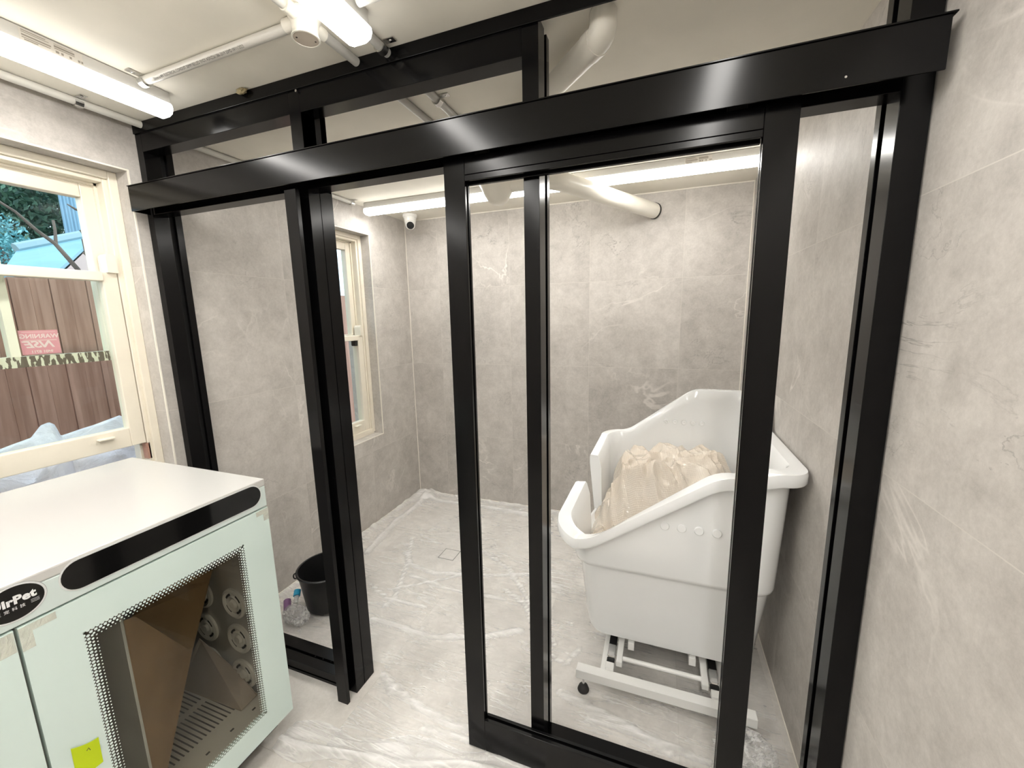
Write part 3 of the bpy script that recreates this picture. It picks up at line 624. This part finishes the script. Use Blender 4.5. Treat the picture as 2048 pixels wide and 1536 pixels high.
# crumpled bubble wrap inside the basin
def heap():
    nx, ny = 150, 130; V = []; Fc = []; rest = []
    for j in range(ny + 1):
        for i in range(nx + 1):
            u, v = i / nx, j / ny; x = 1.70 + .635 * u; y = .468 + .515 * v
            du_, dv_ = (u - .55) / .50, (v - .66) / .52; g_ = max(0, 1 - (abs(du_) ** 2.6 + abs(dv_) ** 2.6)); h = .58 + .27 * min(1, g_ * 1.5) * (1 - .35 * max(0, (.55 - v)) / .55) - .10 * max(0, .42 - u)
            p = Vector((x * 5.5, y * 5.5, 1.7)); q = Vector((noise.noise(p * 1.2), noise.noise(p * 1.2 + Vector((9, 4, 2))), 0))
            d1 = noise.voronoi(p * .95 + q * .5)[0]; d2 = noise.voronoi(p * 2.4 + q * .9 + Vector((3, 1, 0)))[0]
            rdg = (d1[0] - .35) * .085 + (d2[0] - .35) * .032 + (1 - abs(noise.noise(p * 1.6 + q * 2)) * 2.6) * .024 + noise.noise(p * 6) * .004
            ed = min(u, 1 - u, v, 1 - v); h += rdg - .03 * max(0, 1 - ed * 20)
            if u < .14: h = min(h, .62 + .03 * noise.noise(p * 3) + .3 * u)
            V.append((x + q.x * .018 * min(1, ed * 8), y + q.y * .018 * min(1, ed * 8), h)); rest.append((x * 1.2 + h * .4, y * 1.2 + h * .7, 0))
    for j in range(ny):
        for i in range(nx): a = j * (nx + 1) + i; Fc.append((a, a + 1, a + nx + 2, a + nx + 1))
    m = MB(); m.add(V, Fc); o = m.build('bubble_wrap', BUBBLE, smooth=True)
    a = o.data.attributes.new('rest', 'FLOAT_VECTOR', 'POINT'); a.data.foreach_set('vector', [c for r in rest for c in r]); return o
tag(heap(), 'crumpled heap of yellowish bubble wrap lying inside the white bath', 'bubble wrap')
# ================================================================== DRYER CABINET
FX, BX0 = .756, .04; CY1, CYM, CY0 = -.202, -.779, -1.356; CZ0, CZ1 = .105, 1.01
dr = thing('drying_cabinet', 'white pet drying cabinet with pale mint glass doors in front of the cream window', 'cabinet', ((FX + BX0) / 2, CYM, 0))
x1 = FX - .022
m = MB(); m.box(BX0, FX - .002, CY0, CY1, .985, CZ1, 0, .004)
m.box(BX0, x1, CY1 - .014, CY1 - .001, CZ0, .985); m.box(BX0, x1, CY0 + .001, CY0 + .014, CZ0, .985)
m.box(BX0, BX0 + .012, CY0 + .014, CY1 - .014, CZ0, .985); m.box(BX0, x1, CY0 + .014, CY1 - .014, CZ0, CZ0 + .03); m.build('carcass', LACQ, dr)
m = MB(); m.box(BX0 + .013, x1 - .002, CY1 - .020, CY1 - .0145, .136, .90); m.box(BX0 + .013, x1 - .002, CY0 + .0145, CY0 + .020, .136, .90); m.box(BX0 + .013, BX0 + .019, CY0 + .02, CY1 - .02, .136, .90)
m.box(BX0 + .013, x1 - .002, CY0 + .02, CY1 - .02, .895, .90); m.build('lining', GREYM, dr)
MB().box(x1, FX - .002, CY0 + .002, CY1 - .002, .915, .985, 0, .002).build('control_panel', MINTBAND, dr)
def stadium(y0, y1, zc, r, n=14, sx=1):
    P = [(y0 + r + r * math.cos(PI / 2 + PI * i / n), zc + r * math.sin(PI / 2 + PI * i / n)) for i in range(n + 1)]
    P += [(y1 - r + r * math.cos(-PI / 2 + PI * i / n), zc + r * math.sin(-PI / 2 + PI * i / n)) for i in range(n + 1)]; return P
def plate(P, xa, xb): return MB().loops([[(x, p[0], p[1]) for p in P] for x in (xa, xb)], cap0=True, cap1=True)
plate(stadium(-.706, -.2195, .967, .0375), FX - .0024, FX - .0012).build('display_surround', pmat('silver_edge', (.62, .64, .63), .3), dr)
plate(stadium(-.7025, -.223, .967, .034), FX - .0014, FX - .0002).build('display', GLOSSB, dr)
def ell(yc, zc, a, b, n=48): return [(yc + a * math.cos(2 * PI * i / n), zc + b * math.sin(2 * PI * i / n)) for i in range(n)]
lg = plate(ell(-.772, .966, .048, .040), FX - .0024, FX - .0016); lgo = lg.build('badge', pmat('badge_ring', (.20, .21, .21), .3), dr)
plate(ell(-.772, .966, .0472, .0393), FX - .0018, FX - .001).build('badge_ring', pmat('badge_silver', (.66, .67, .67), .25), lgo)
plate(ell(-.772, .966, .0435, .0357), FX - .0012, FX - .0005).build('badge_face', GLOSSB, lgo)
text_mesh('lettering', 'UirPet', .0235, INKW, (FX - .0002, -.7735, .972), (0, 1, 0), (0, 0, 1), lgo, 'CENTER', bold=.0011, space=1.05)
text_mesh('small_lettering', '\u6b63 \u5ba0 \u79d1 \u6280', .0082, INKW, (FX - .0002, -.779, .9545), (0, 1, 0), (0, 0, 1), lgo, 'CENTER', space=1.1)
m = MB()
for z in (.9525, .9555, .9585): m.box(FX - .0003, FX - .0001, -.750, -.7375, z, z + .0006)
m.build('badge_lines', INKW, lgo)
# doors: back painted glass with a clear window edged by a halftone dot border
WA, WB, WC, WD = -.686, -.298, .195, .826
def cab_door(y0, y1, wa, wb, label=None):
    z0, z1 = .112, .9105
    d = MB(); d.box(FX - .02, FX - .002, y0, wa, z0, z1); d.box(FX - .02, FX - .002, wb, y1, z0, z1); d.box(FX - .02, FX - .002, wa, wb, WD, z1); d.box(FX - .02, FX - .002, wa, wb, z0, WC)
    o = d.build('door', MINT, dr)
    MB().box(FX - .0035, FX - .0025, wa, wb, WC, WD).build('pane', GLASSD, o)
    P = .0088; m = MB(); n = 9
    ny_, nz_ = round((wb - wa) / P), round((WD - WC) / P); py, pz = (wb - wa) / ny_, (WD - WC) / nz_
    def dot(y, z, r): m.add([(FX - .0022, y, z)] + [(FX - .0022, y + r * math.cos(2 * PI * i / n), z + r * math.sin(2 * PI * i / n)) for i in range(n)], [(0, 1 + i, 1 + (i + 1) % n) for i in range(n)])
    for row, r in enumerate((.0036, .0034, .0025, .0014)):
        o_ = row * P * .80; off = .5 * (row % 2)
        kk = int(row * .80 + .5)
        for i in range(kk, ny_ + 1 - kk):
            y = wa + (i + off) * py
            if wa + o_ - .002 <= y <= wb - o_ + .002: dot(y, WD - o_, r); dot(y, WC + o_, r)
        for i in range(kk, nz_ + 1 - kk):
            z = WC + (i + off) * pz
            if WC + o_ - .002 <= z <= WD - o_ + .002: dot(wa + o_, z, r); dot(wb - o_, z, r)
    m.build('dot_border', MINT, o); return o
cab_door(CYM + .003, CY1 - .002, WA, WB); cab_door(CY0 + .002, CYM - .003, 2 * CYM - WB, 2 * CYM - WA)
FILM = plastic_mat('tape_film', (.85, .84, .74), .35, .5, attr=False)
for y0, y1, z0, z1 in ((-.776, -.72, .892, .908), (-.776, -.757, .855, .892), (-.826, -.783, .892, .908), (-.81, -.783, .862, .892), (-.246, -.2035, .892, .908), (-.222, -.2035, .868, .892)):
    MB().box(FX - .0018, FX - .0012, y0, y1, z0, z1).build('corner_tape', FILM, dr)
MB().box(.10, .70, CY0 + .03, CY1 - .03, .0475, CZ0).build('base_plinth', BLACKIN, dr)
for x in (.12, .60):
    for y in (CY0 + .08, CY1 - .09):
        o = MB().box(x - .012, x + .012, y - .016, y + .016, .035, .05).build('caster', BLACKIN, dr)
        MB().lathe((x, y, .0235), [(0, -.01), (.020, -.01), (.023, -.006), (.023, .006), (.020, .01), (0, .01)], 'X', 20).build('wheel', RUBBER, o)
# inside the right half: divider, slotted floor, air vents
MB().box(BX0 + .02, x1 - .02, -.605, -.600, .146, .88, 0).build('divider', GREYM, dr)
MB().box(x1 - .0199, x1 - .0185, -.6055, -.5995, .146, .88).build('divider_edge', LACQ, dr)
m = MB().box(BX0 + .02, x1 - .004, CY0 + .021, CY1 - .021, .134, .145, 0, .001); fl = m.build('slotted_floor', GRATE, dr)
m = MB()
for i in range(26):
    y = -.592 + i * .0138
    for a in (.13, .29, .45): m.box(a, a + .135, y, y + .0045, .1450, .1454)
for y in (-.58, -.52, -.44, -.36, -.28): m.box(.645, .652, y, y + .012, .1450, .1454)
m.build('floor_slot', pmat('slot_dark', (.05, .045, .04), .7), fl)
for x, z in ((.549, .51), (.549, .365), (.549, .215), (.373, .51), (.373, .365), (.373, .215), (.197, .51), (.197, .365)):
    o = MB().lathe((x, CY1 - .020, z), [(.058, .0), (.058, -.008), (.050, -.012), (.044, -.008), (.042, -.004), (.032, -.005), (.030, -.011), (.024, -.009), (.018, -.006), (.013, -.014), (0, -.015)], 'Y', 36, cap=False).build('air_vent', VENT, dr, smooth=True)
    for q in range(4):
        y = CY1 - .0262; aa = [q * PI / 2 + .35 + i * .16 for i in range(6)]
        P = [(x + .033 * math.cos(a), z + .033 * math.sin(a)) for a in aa] + [(x + .041 * math.cos(a), z + .041 * math.sin(a)) for a in aa[::-1]]
        MB().loops([[(p[0], yy, p[1]) for p in P] for yy in (y, y - .0012)], cap0=True, cap1=True).build('vent_slot', RUBBER, o)
MB().box(.30, .60, CY1 - .06, CY1 - .021, .77, .80, b=.004).build('air_duct', VENT, dr)
# cardboard inserts left in the cabinet
def sheet(pts, nrm, th=.004): 
    n = Vector(nrm).normalized() * th; P = [Vector(p) for p in pts]; k = len(P)
    return MB().add(P + [p + n for p in P], [tuple(range(k)), tuple(range(k, 2 * k))[::-1]] + [(i, (i + 1) % k, k + (i + 1) % k, k + i) for i in range(k)])
cb = thing('cardboard_insert', 'brown cardboard packing sheets standing folded inside the glass fronted cabinet', 'cardboard', (.5, -.5, .146))
fz = .147; e2_ = at(318, 1530, Z=fz)
sheet([at(250, 1240, X=.70), at(271, 1233, X=.68), at(376, 1298, X=.56), at(386, 1296, X=.55), e2_, (.69, -.597, fz)], (.3, -.9, .1)).build('front_panel', CARD, cb)
sheet([at(262, 1236, X=.56), at(300, 1180, X=.5), at(425, 1140, X=.46), at(418, 1165, X=.46), at(386, 1296, X=.45), at(340, 1330, X=.45)], (-.4, .7, .3)).build('upper_panel', CARD, cb)
sheet([at(398, 1278, X=.37), at(476, 1345, X=.52), at(514, 1391, X=.62), at(482, 1423, Z=fz), at(355, 1374, Z=fz)], (-.5, .8, .1)).build('rear_panel', pmat('grey_card', (.40, .33, .27), .6), cb)
nt_ = thing('sticky_note', 'lime green paper note stuck on the lower part of the mint glass door', 'note', (FX, -.72, .50))
m = MB(); n = 10
V = []; 
for j in range(n + 1):
    for i in range(n + 1):
        u, v = i / n, j / n; V.append((FX - .0012 + .004 * v * v * (.3 + .7 * abs(u - .5)) , -.745 + .046 * u, .486 + .092 * v + (-.010 * math.sin(u * 2.2) * v if v > .5 else 0) - .012 * u * v))
m.add(V, [(j * (n + 1) + i, j * (n + 1) + i + 1, (j + 1) * (n + 1) + i + 1, (j + 1) * (n + 1) + i) for j in range(n) for i in range(n)]); m.build('paper', NOTE, nt_, smooth=True)
MB().tube([(FX + .0012, -.722, .545), (FX + .0012, -.718, .549), (FX + .0012, -.716, .541)], .0006, 5).build('pen_mark', INK, nt_)
# ================================================================== FLOOR SHEETING AND DEBRIS
def seg_d(p, a, b):
    ax, ay = a; bx, by = b; dx, dy = bx - ax, by - ay; t = max(0, min(1, ((p[0] - ax) * dx + (p[1] - ay) * dy) / (dx * dx + dy * dy + 1e-9)))
    return math.hypot(p[0] - ax - t * dx, p[1] - ay - t * dy)
def fl(*px): return [tuple(at(u, v, Z=0)[:2]) for u, v in px]
FOLDS = [(fl((745, 1240), (800, 1255), (860, 1275), (960, 1277), (1040, 1262)), .010, .016), (fl((812, 1105), (822, 1130), (870, 1148), (1000, 1152), (1060, 1150), (1120, 1180)), .008, .012),
         (fl((826, 1075), (815, 1130), (790, 1195), (770, 1215)), .006, .008), (fl((790, 1375), (830, 1410), (905, 1452), (960, 1462)), .010, .012), (fl((860, 1000), (950, 1012), (1060, 1030), (1100, 1040)), .012, .020),
         (fl((735, 1105), (790, 1045), (850, 1000)), .012, .022), (fl((1120, 1385), (1250, 1450), (1340, 1510)), .008, .012), (fl((1180, 1440), (1300, 1475), (1420, 1530)), .008, .010),
         (fl((745, 1345), (770, 1352), (785, 1385)), .012, .012), (fl((820, 1150), (900, 1180), (1010, 1200)), .004, .008), (fl((960, 1100), (1020, 1140), (1110, 1290)), .004, .008), (fl((1010, 1180), (1050, 1210), (1100, 1330)), .004, .008),
         (fl((850, 1460), (930, 1480), (1010, 1490)), .007, .010), (fl((780, 1180), (860, 1165), (930, 1150)), .004, .006), (fl((740, 1170), (780, 1200), (850, 1215)), .004, .007), (fl((1100, 1310), (1130, 1330), (1160, 1300)), .005, .007)]
def inside(x, y):
    w = .02 * noise.noise(Vector((x * 9, y * 9, 3)))
    if x < .012 or x > W - .012 or y > YB - .012: return False
    if y > .15 + w: return True
    if .885 + w < x < 1.60 and y > -.30 + .20 * (x - .9) + 2 * w: return True
    return .93 < x < 1.38 and y > -.42 + .30 * abs(x - 1.05) + 2 * w
def film():
    st_ = .016; nx, ny = int(W / st_), int((YB + .45) / st_); idx = {}; V = []; Fc = []; fold = []
    for j in range(ny + 1):
        for i in range(nx + 1):
            x, y = i * st_, -.45 + j * st_
            if not inside(x, y): continue
            p = Vector((x * 4, y * 4, .3)); q = Vector((noise.noise(p), noise.noise(p + Vector((4, 7, 1))), 0)) * .9
            r = max(0, 1 - abs(noise.noise(p * 1.1 + q)) * 5); r2 = max(0, 1 - abs(noise.noise(p * 2.6 + q * 2 + Vector((3, 3, 3)))) * 5)
            f = .12 * r + .08 * r2; h = .0025 + .004 * r * r + .0025 * r2 * r2
            for pl, hh, ww in FOLDS:
                d = min(seg_d((x, y), pl[k_], pl[k_ + 1]) for k_ in range(len(pl) - 1)); e = math.exp(-(d / ww) ** 2); h += hh * e; f += .75 * e
            dc_ = math.hypot(x - .13, y - 1.70)
            if dc_ < .17: e = math.exp(-(dc_ / .09) ** 2); h += e * (.05 + .05 * noise.noise(p * 5)); f += .6 * e
            e = max(math.exp(-((YB - y) / .07) ** 2), math.exp(-(x / .07) ** 2)); h += e * .014 * (1 + noise.noise(p * 3)); f += .35 * e
            idx[(i, j)] = len(V); V.append((min(x, W - .014), min(y, YB - .016), max(.0015, h))); fold.append(min(1, f))
    for (i, j), a in idx.items():
        if (i + 1, j) in idx and (i, j + 1) in idx and (i + 1, j + 1) in idx: Fc.append((a, idx[(i + 1, j)], idx[(i + 1, j + 1)], idx[(i, j + 1)]))
    m = MB(); m.add(V, Fc); o = m.build('plastic_sheet', SHEET, smooth=True)
    a = o.data.attributes.new('fold', 'FLOAT', 'POINT'); a.data.foreach_set('value', fold); return o
tag(film(), 'large clear plastic drop sheet, wrinkled, covering the floor of the back room', 'plastic sheet')
def strip():
    A = fl((540, 1462), (620, 1484), (700, 1500), (790, 1512), (900, 1522), (990, 1530), (1100, 1560)); n = 12; V = []; fold = []; k = 8
    P = []
    for i in range(len(A) - 1):
        for t in range(k): P.append((A[i][0] + (A[i + 1][0] - A[i][0]) * t / k, A[i][1] + (A[i + 1][1] - A[i][1]) * t / k))
    P = [p for p in P if p[0] > FX - .05]
    for i, p in enumerate(P):
        w = .055 + .02 * math.sin(i * .35)
        for j in range(n + 1):
            v = j / n; y = p[1] + (v - .5) * 2 * w + .01 * noise.noise(Vector((p[0] * 8, v * 2, 0)))
            h = .003 + .016 * math.exp(-((v - .3 - .1 * noise.noise(Vector((p[0] * 6, 1, 0)))) / .16) ** 2) + .010 * math.exp(-((v - .72) / .1) ** 2) + .001 * abs(noise.noise(Vector((p[0] * 14, y * 14, 5))))
            V.append((p[0], y, h)); fold.append(.25 + .3 * noise.noise(Vector((p[0] * 6, v * 3, 2))) + (.4 if abs(v - .3) < .1 or v > .95 else 0))
    m = MB(); m.add(V, [(i * (n + 1) + j, (i + 1) * (n + 1) + j, (i + 1) * (n + 1) + j + 1, i * (n + 1) + j + 1) for i in range(len(P) - 1) for j in range(n)])
    o = m.build('plastic_strip', SHEET, smooth=True); a = o.data.attributes.new('fold', 'FLOAT', 'POINT'); a.data.foreach_set('value', [max(0, f) for f in fold]); return o
tag(strip(), 'folded strip of clear plastic sheeting on the floor in front of the doorway', 'plastic sheet')
def blob(c, s, seed, mat, name, sub=5, flat=0, amp=.30):
    bm = bmesh.new(); bmesh.ops.create_icosphere(bm, subdivisions=sub, radius=1)
    for v in bm.verts:
        n = v.co.normalized(); d = .75 + amp * (1 - abs(noise.noise(n * 2.2 + Vector((seed, 0, 0)))) * 2.4) * .6 + (.22 if amp > .2 else .09) * (1 - abs(noise.noise(n * 5 + Vector((0, seed, 0)))) * 2)
        v.co = Vector((c[0] + n.x * s[0] * d, c[1] + n.y * s[1] * d, max(c[2] + n.z * s[2] * d, flat)))
    m = MB(); m.bm(bm); return m.build(name, mat, smooth=True)
tag(blob((2.30, .215, .065), (.11, .075, .075), 3.1, BAGP, 'plastic_bag', flat=.012, amp=.16), 'crumpled clear plastic bag on the floor at the right end of the bath frame', 'plastic bag')
tag(blob((.285, .225, .045), (.085, .055, .055), 8.2, BAGP, 'plastic_bag', flat=.012, amp=.18), 'crumpled clear plastic bag of bottles on the floor in front of the black bucket', 'plastic bag')
bt = thing('purple_bottle', 'small purple labelled bottle lying in the clear bag by the bucket', 'bottle', (.20, .24, .05))
MB().tube([(.185, .262, .075), (.225, .225, .052)], .018, 18).build('body', PURP, bt, smooth=True); MB().tube([(.225, .225, .052), (.235, .216, .046)], [.008, .007], 12).build('cap', GALV, bt)
bc = thing('blue_cap_bottle', 'clear bottle with a bright blue cap tucked beside the black bucket', 'bottle', (.23, .30, .03))
MB().tube([(.225, .275, .06), (.21, .302, .085)], .012, 14).build('neck', BAGP, bc, smooth=True); MB().tube([(.213, .297, .083), (.198, .318, .098)], .017, 18).build('cap', BLUEP, bc, smooth=True)
bk = thing('bucket', 'black plastic builders bucket on the floor behind the left bay of the partition', 'bucket', (.335, .394, 0))
MB().lathe((.335, .394, 0), [(0, .014), (.100, .014), (.112, .018), (.1385, .215), (.146, .217), (.148, .224), (.143, .228), (.137, .226), (.109, .026), (0, .022)], 'Z', 48, cap=False).build('pail', BUCK, bk, smooth=True)
for s in (-1, 1):
    cxn = .335 + s * .148 * math.cos(.85); cyn = .394 - .148 * math.sin(.85) * (1 if s < 0 else -1)
    MB().tube([(cxn + .012 * math.cos(a) * s, cyn + .004 * math.sin(a), .214 + .012 * math.sin(a)) for a in [2 * PI * i / 14 for i in range(15)]], .0035, 8).build('handle_lug', BUCK, bk, smooth=True)
dn = thing('floor_drain', 'square tiled floor drain under the plastic sheet in the back room', 'drain', (.735, 1.008, 0))
m = MB()
for t in ((.680, .790, .953, .957), (.680, .790, 1.059, 1.063), (.680, .684, .953, 1.063), (.786, .790, .953, 1.063)): m.box(t[0], t[1], t[2], t[3], 0, .0012)
m.build('slot_frame', pmat('drain_slot', (.06, .055, .05), .6), dn); MB().box(.6845, .7855, .9575, 1.0585, 0, .001).build('tile_insert', TZ, dn)
# ================================================================== OUTDOORS
GR = pmat('garden_soil', (.22, .19, .14), .9, var=.3, scale=4)
struct(MB().box(-40, -T, -30, 40, -.25, -.15), 'ground', GR)
fn = thing('timber_fence', 'brown vertical board fence outside the windows', 'fence', (-1.12, 1, -.15))
m = MB(); y = -3.4
while y < 5.6:
    w = .075; dx = .006 * ((round(y / w)) % 2); m.box(-1.13 - dx, -1.112 - dx, y + .001, y + w - .002, -.15, 1.775 + .012 * noise.noise(Vector((y * 3, 0, 0)))); y += w
m.build('paling', FENCE, fn); MB().box(-1.175, -1.14, -3.4, 5.6, 1.45, 1.54).build('rail', FENCE, fn)
# white plastic wrap between window and fence
def outwrap():
    nx, nz = 120, 40; V = []; prof = [(at(u, v, X=-.56).y, at(u, v, X=-.56).z) for u, v in ((-300, 960), (0, 898), (62, 876), (80, 851), (95, 845), (106, 850), (119, 872), (150, 862), (200, 845), (236, 831), (250, 836), (258, 880))]
    def top(y):
        for a, b in zip(prof, prof[1:]):
            if a[0] <= y <= b[0]: return a[1] + (b[1] - a[1]) * (y - a[0]) / (b[0] - a[0])
        return .9
    for j in range(nz + 1):
        for i in range(nx + 1):
            y = prof[0][0] + (prof[-1][0] - prof[0][0]) * i / nx; t = top(y); z = .55 + (t - .55) * j / nz
            p = Vector((y * 5, z * 5, 1)); k_ = 1 - .9 * (j / nz); V.append((-.36 - .20 * (j / nz) + k_ * (.05 * (1 - abs(noise.noise(p * 1.3)) * 2) + .03 * (1 - abs(noise.noise(p * 2.9)) * 2)), y, z + .012 * noise.noise(p * 3) * k_))
    m = MB(); m.add(V, [(j * (nx + 1) + i, j * (nx + 1) + i + 1, (j + 1) * (nx + 1) + i + 1, (j + 1) * (nx + 1) + i) for j in range(nz) for i in range(nx)])
    o = m.build('plastic_wrap', OUTP, smooth=True); so = o.modifiers.new('thick', 'SOLIDIFY'); so.thickness = .004; return o
tag(outwrap(), 'white crumpled plastic wrap piled outside against the bottom of the cream window', 'plastic wrap')
# shed with pale blue roof
R1, R2 = at(34, 508, X=-8.2), at(196, 475, X=-8.2); E1, E2 = at(2, 556, X=-6.2), at(118, 547, X=-6.2)
shd = thing('shed', 'pale blue roofed shed beyond the fence with a pinkish gable', 'shed', (E1.x, E1.y, -.15))
ROOF = pmat('pale_blue_roof', (.17, .36, .47), .5, var=.12, scale=1.2)
B1, B2 = R1 + Vector((-2, .2, -1.0)), R2 + Vector((-2, .2, -1.0)); dz = Vector((0, 0, .05))
m = MB().add([E1, E2, R2, R1, E1 + dz, E2 + dz, R2 + dz, R1 + dz], [(0, 1, 2, 3), (4, 7, 6, 5), (0, 4, 5, 1), (1, 5, 6, 2), (2, 6, 7, 3), (3, 7, 4, 0)]); m.add([R1, R2, B2, B1, R1 + dz, R2 + dz, B2 + dz, B1 + dz], [(0, 1, 2, 3), (4, 7, 6, 5), (0, 4, 5, 1), (1, 5, 6, 2), (2, 6, 7, 3), (3, 7, 4, 0)])
m.build('roof', ROOF, shd)
MB().tube([R1 + dz * 1.5, R2 + dz * 1.5], .10, 8).build('ridge_cap', pmat('ridge', (.24, .36, .40), .5), shd)
g0 = [E1, E2, R2, B2, B1, R1]; m = MB(); dn_ = lambda p: Vector((p.x, p.y, -.15)); ins = lambda p: p + Vector((0, 0, -.03))
m.add([ins(E2), ins(R2), ins(B2), dn_(B2), dn_(E2)], [(0, 1, 2, 3, 4)]); m.add([ins(E1), ins(E2), dn_(E2), dn_(E1)], [(0, 1, 2, 3)]); m.add([ins(E1), ins(R1), ins(B1), dn_(B1), dn_(E1)], [(0, 1, 2, 3, 4)]); m.add([ins(B1), ins(B2), dn_(B2), dn_(B1)], [(0, 1, 2, 3)])
m.build('wall', pmat('pink_render', (.52, .40, .38), .8), shd)
# tall corrugated building
q0, q1 = at(123, 430, X=-13), at(300, 430, X=-13)
def corr_mat():
    m, nt, p = new_mat('blue_corrugated'); g = nt.nodes.new('ShaderNodeNewGeometry'); s = nt.nodes.new('ShaderNodeSeparateXYZ'); nt.links.new(g.outputs['Position'], s.inputs[0])
    w = M_(nt, 'SINE', M_(nt, 'MULTIPLY', s.outputs[1], 2 * PI / .14)); b = nt.nodes.new('ShaderNodeBump'); b.inputs['Distance'].default_value = .03; b.inputs['Strength'].default_value = 1
    nt.links.new(w, b.inputs['Height']); nt.links.new(b.outputs['Normal'], p.inputs['Normal']); p.inputs['Base Color'].default_value = (.20, .36, .50, 1); p.inputs['Roughness'].default_value = .4; return m
cbd = thing('corrugated_building', 'tall pale blue corrugated building rising behind the shed roof', 'building', (-14, q0.y + 3, -.15))
b0, b1 = CAM + (q0 - CAM) * 1.2, CAM + (q1 - CAM) * 1.2
MB().loops([[(p.x, p.y, z) for p in (q0, q1, b1, b0)] for z in (-.15, 7.5)], cap0=True, cap1=True).build('wall', corr_mat(), cbd)
# trees
def leaf_mat(n, c1, c2):
    m, nt, p = new_mat(n); oi = nt.nodes.new('ShaderNodeNewGeometry'); r = nt.nodes.new('ShaderNodeValToRGB')
    nt.links.new(oi.outputs['Random Per Island'], r.inputs['Fac']); r.color_ramp.elements[0].color = (*c1, 1); r.color_ramp.elements[1].color = (*c2, 1)
    nt.links.new(r.outputs['Color'], p.inputs['Base Color']); p.inputs['Roughness'].default_value = .5; return m
BARK = pmat('bark', (.16, .13, .11), .9, var=.3, scale=8)
def tree(c, rad, n, size, mat, label, name='leafy_tree'):
    t = thing(name, label, 'tree', (c[0], c[1], -.15)); m = MB()
    for i in range(n):
        d = Vector((random.gauss(0, 1), random.gauss(0, 1), random.gauss(0, 1))).normalized() * (random.random() ** .4)
        p = Vector((c[0] + d.x * rad[0], c[1] + d.y * rad[1], c[2] + d.z * rad[2])); a = Vector((random.uniform(-1, 1), random.uniform(-1, 1), random.uniform(-1, 1))).normalized(); b = a.orthogonal().normalized(); s = size * random.uniform(.6, 1.3)
        m.add([p - a * s, p + b * s * .45, p + a * s, p - b * s * .45], [(0, 1, 2, 3)])
    m.build('foliage', mat, t)
    MB().tube([(c[0], c[1], -.15), (c[0] + .1, c[1] + .05, c[2] * .5), (c[0], c[1], c[2])], [.16, .12, .06], 8).build('trunk', BARK, t); return t
LG = leaf_mat('dark_leaves', (.02, .06, .04), (.10, .20, .12)); LT2 = leaf_mat('teal_leaves', (.05, .22, .24), (.25, .55, .58))
for (u, v, X, rd, lab) in ((60, 415, -20, (2.6, 2.7, 3.0), 'dark green tree filling the upper window pane behind the shed'), (-22, 440, -17, (1.9, 1.5, 2.6), 'dark green tree at the left edge of the upper window pane'), (100, 375, -26, (2.6, 3.4, 3.6), 'high dark green tree crown farthest behind the shed roof')):
    tree(tuple(at(u, v, X=X)), rd, 6500, .10, LG, lab)
tree(tuple(at(6, 490, X=-10.6)), (.5, .40, .62), 1200, .045, LT2, 'small sunlit bluish green bush at the left end of the shed roof', 'bush')
def cyl_path(ps, X): return [tuple(at(u, v, X=X)) for u, v in ps]
bt_ = thing('bare_tree', 'bare grey branches standing between the fence and the shed', 'tree', (-2.6, at(160, 560, X=-2.6).y, -.15))
b0 = cyl_path([(170, 575), (155, 538), (110, 487), (75, 462), (30, 423), (-10, 398)], -2.6); b0 = [(b0[0][0], b0[0][1] + .05, -.15)] + b0
for nm, p, r in (('main_branch', b0, [.03, .022, .018, .015, .013, .010, .008]), ('twig', cyl_path([(112, 489), (110, 460), (106, 440)], -2.6), [.012, .010, .009]), ('twig', cyl_path([(184, 560), (183, 530), (178, 500), (177, 470)], -2.5), [.02, .018, .015, .013]),
                 ('twig', cyl_path([(183, 525), (172, 508), (165, 478)], -2.5), [.012, .01, .008]), ('twig', cyl_path([(178, 500), (168, 470), (160, 460)], -2.5), [.010, .009, .007]), ('twig', cyl_path([(200, 440), (170, 426), (150, 418), (134, 408)], -2.5), [.012, .011, .009, .004]), ('twig', cyl_path([(192, 545), (185, 520), (166, 505)], -2.5), [.009, .008, .007])):
    MB().tube(p, r, 8).build(nm, BARK, bt_, smooth=True)

for x in (.575, .62, .665, .70, .745, .775):
    bm = bmesh.new(); bmesh.ops.create_icosphere(bm, subdivisions=2, radius=.0028)
    for v in bm.verts: v.co = Vector((x, .0525, .0375)) + v.co * (1 + .5 * noise.noise(v.co * 400 + Vector((x * 50, 0, 0))))
    c_ = MB(); c_.bm(bm); tag(c_.build('plaster_crumb', WHITEP, smooth=True), 'tiny white plaster crumb lying in the groove of the black floor sill', 'crumb', 'plaster crumbs in the sill groove')
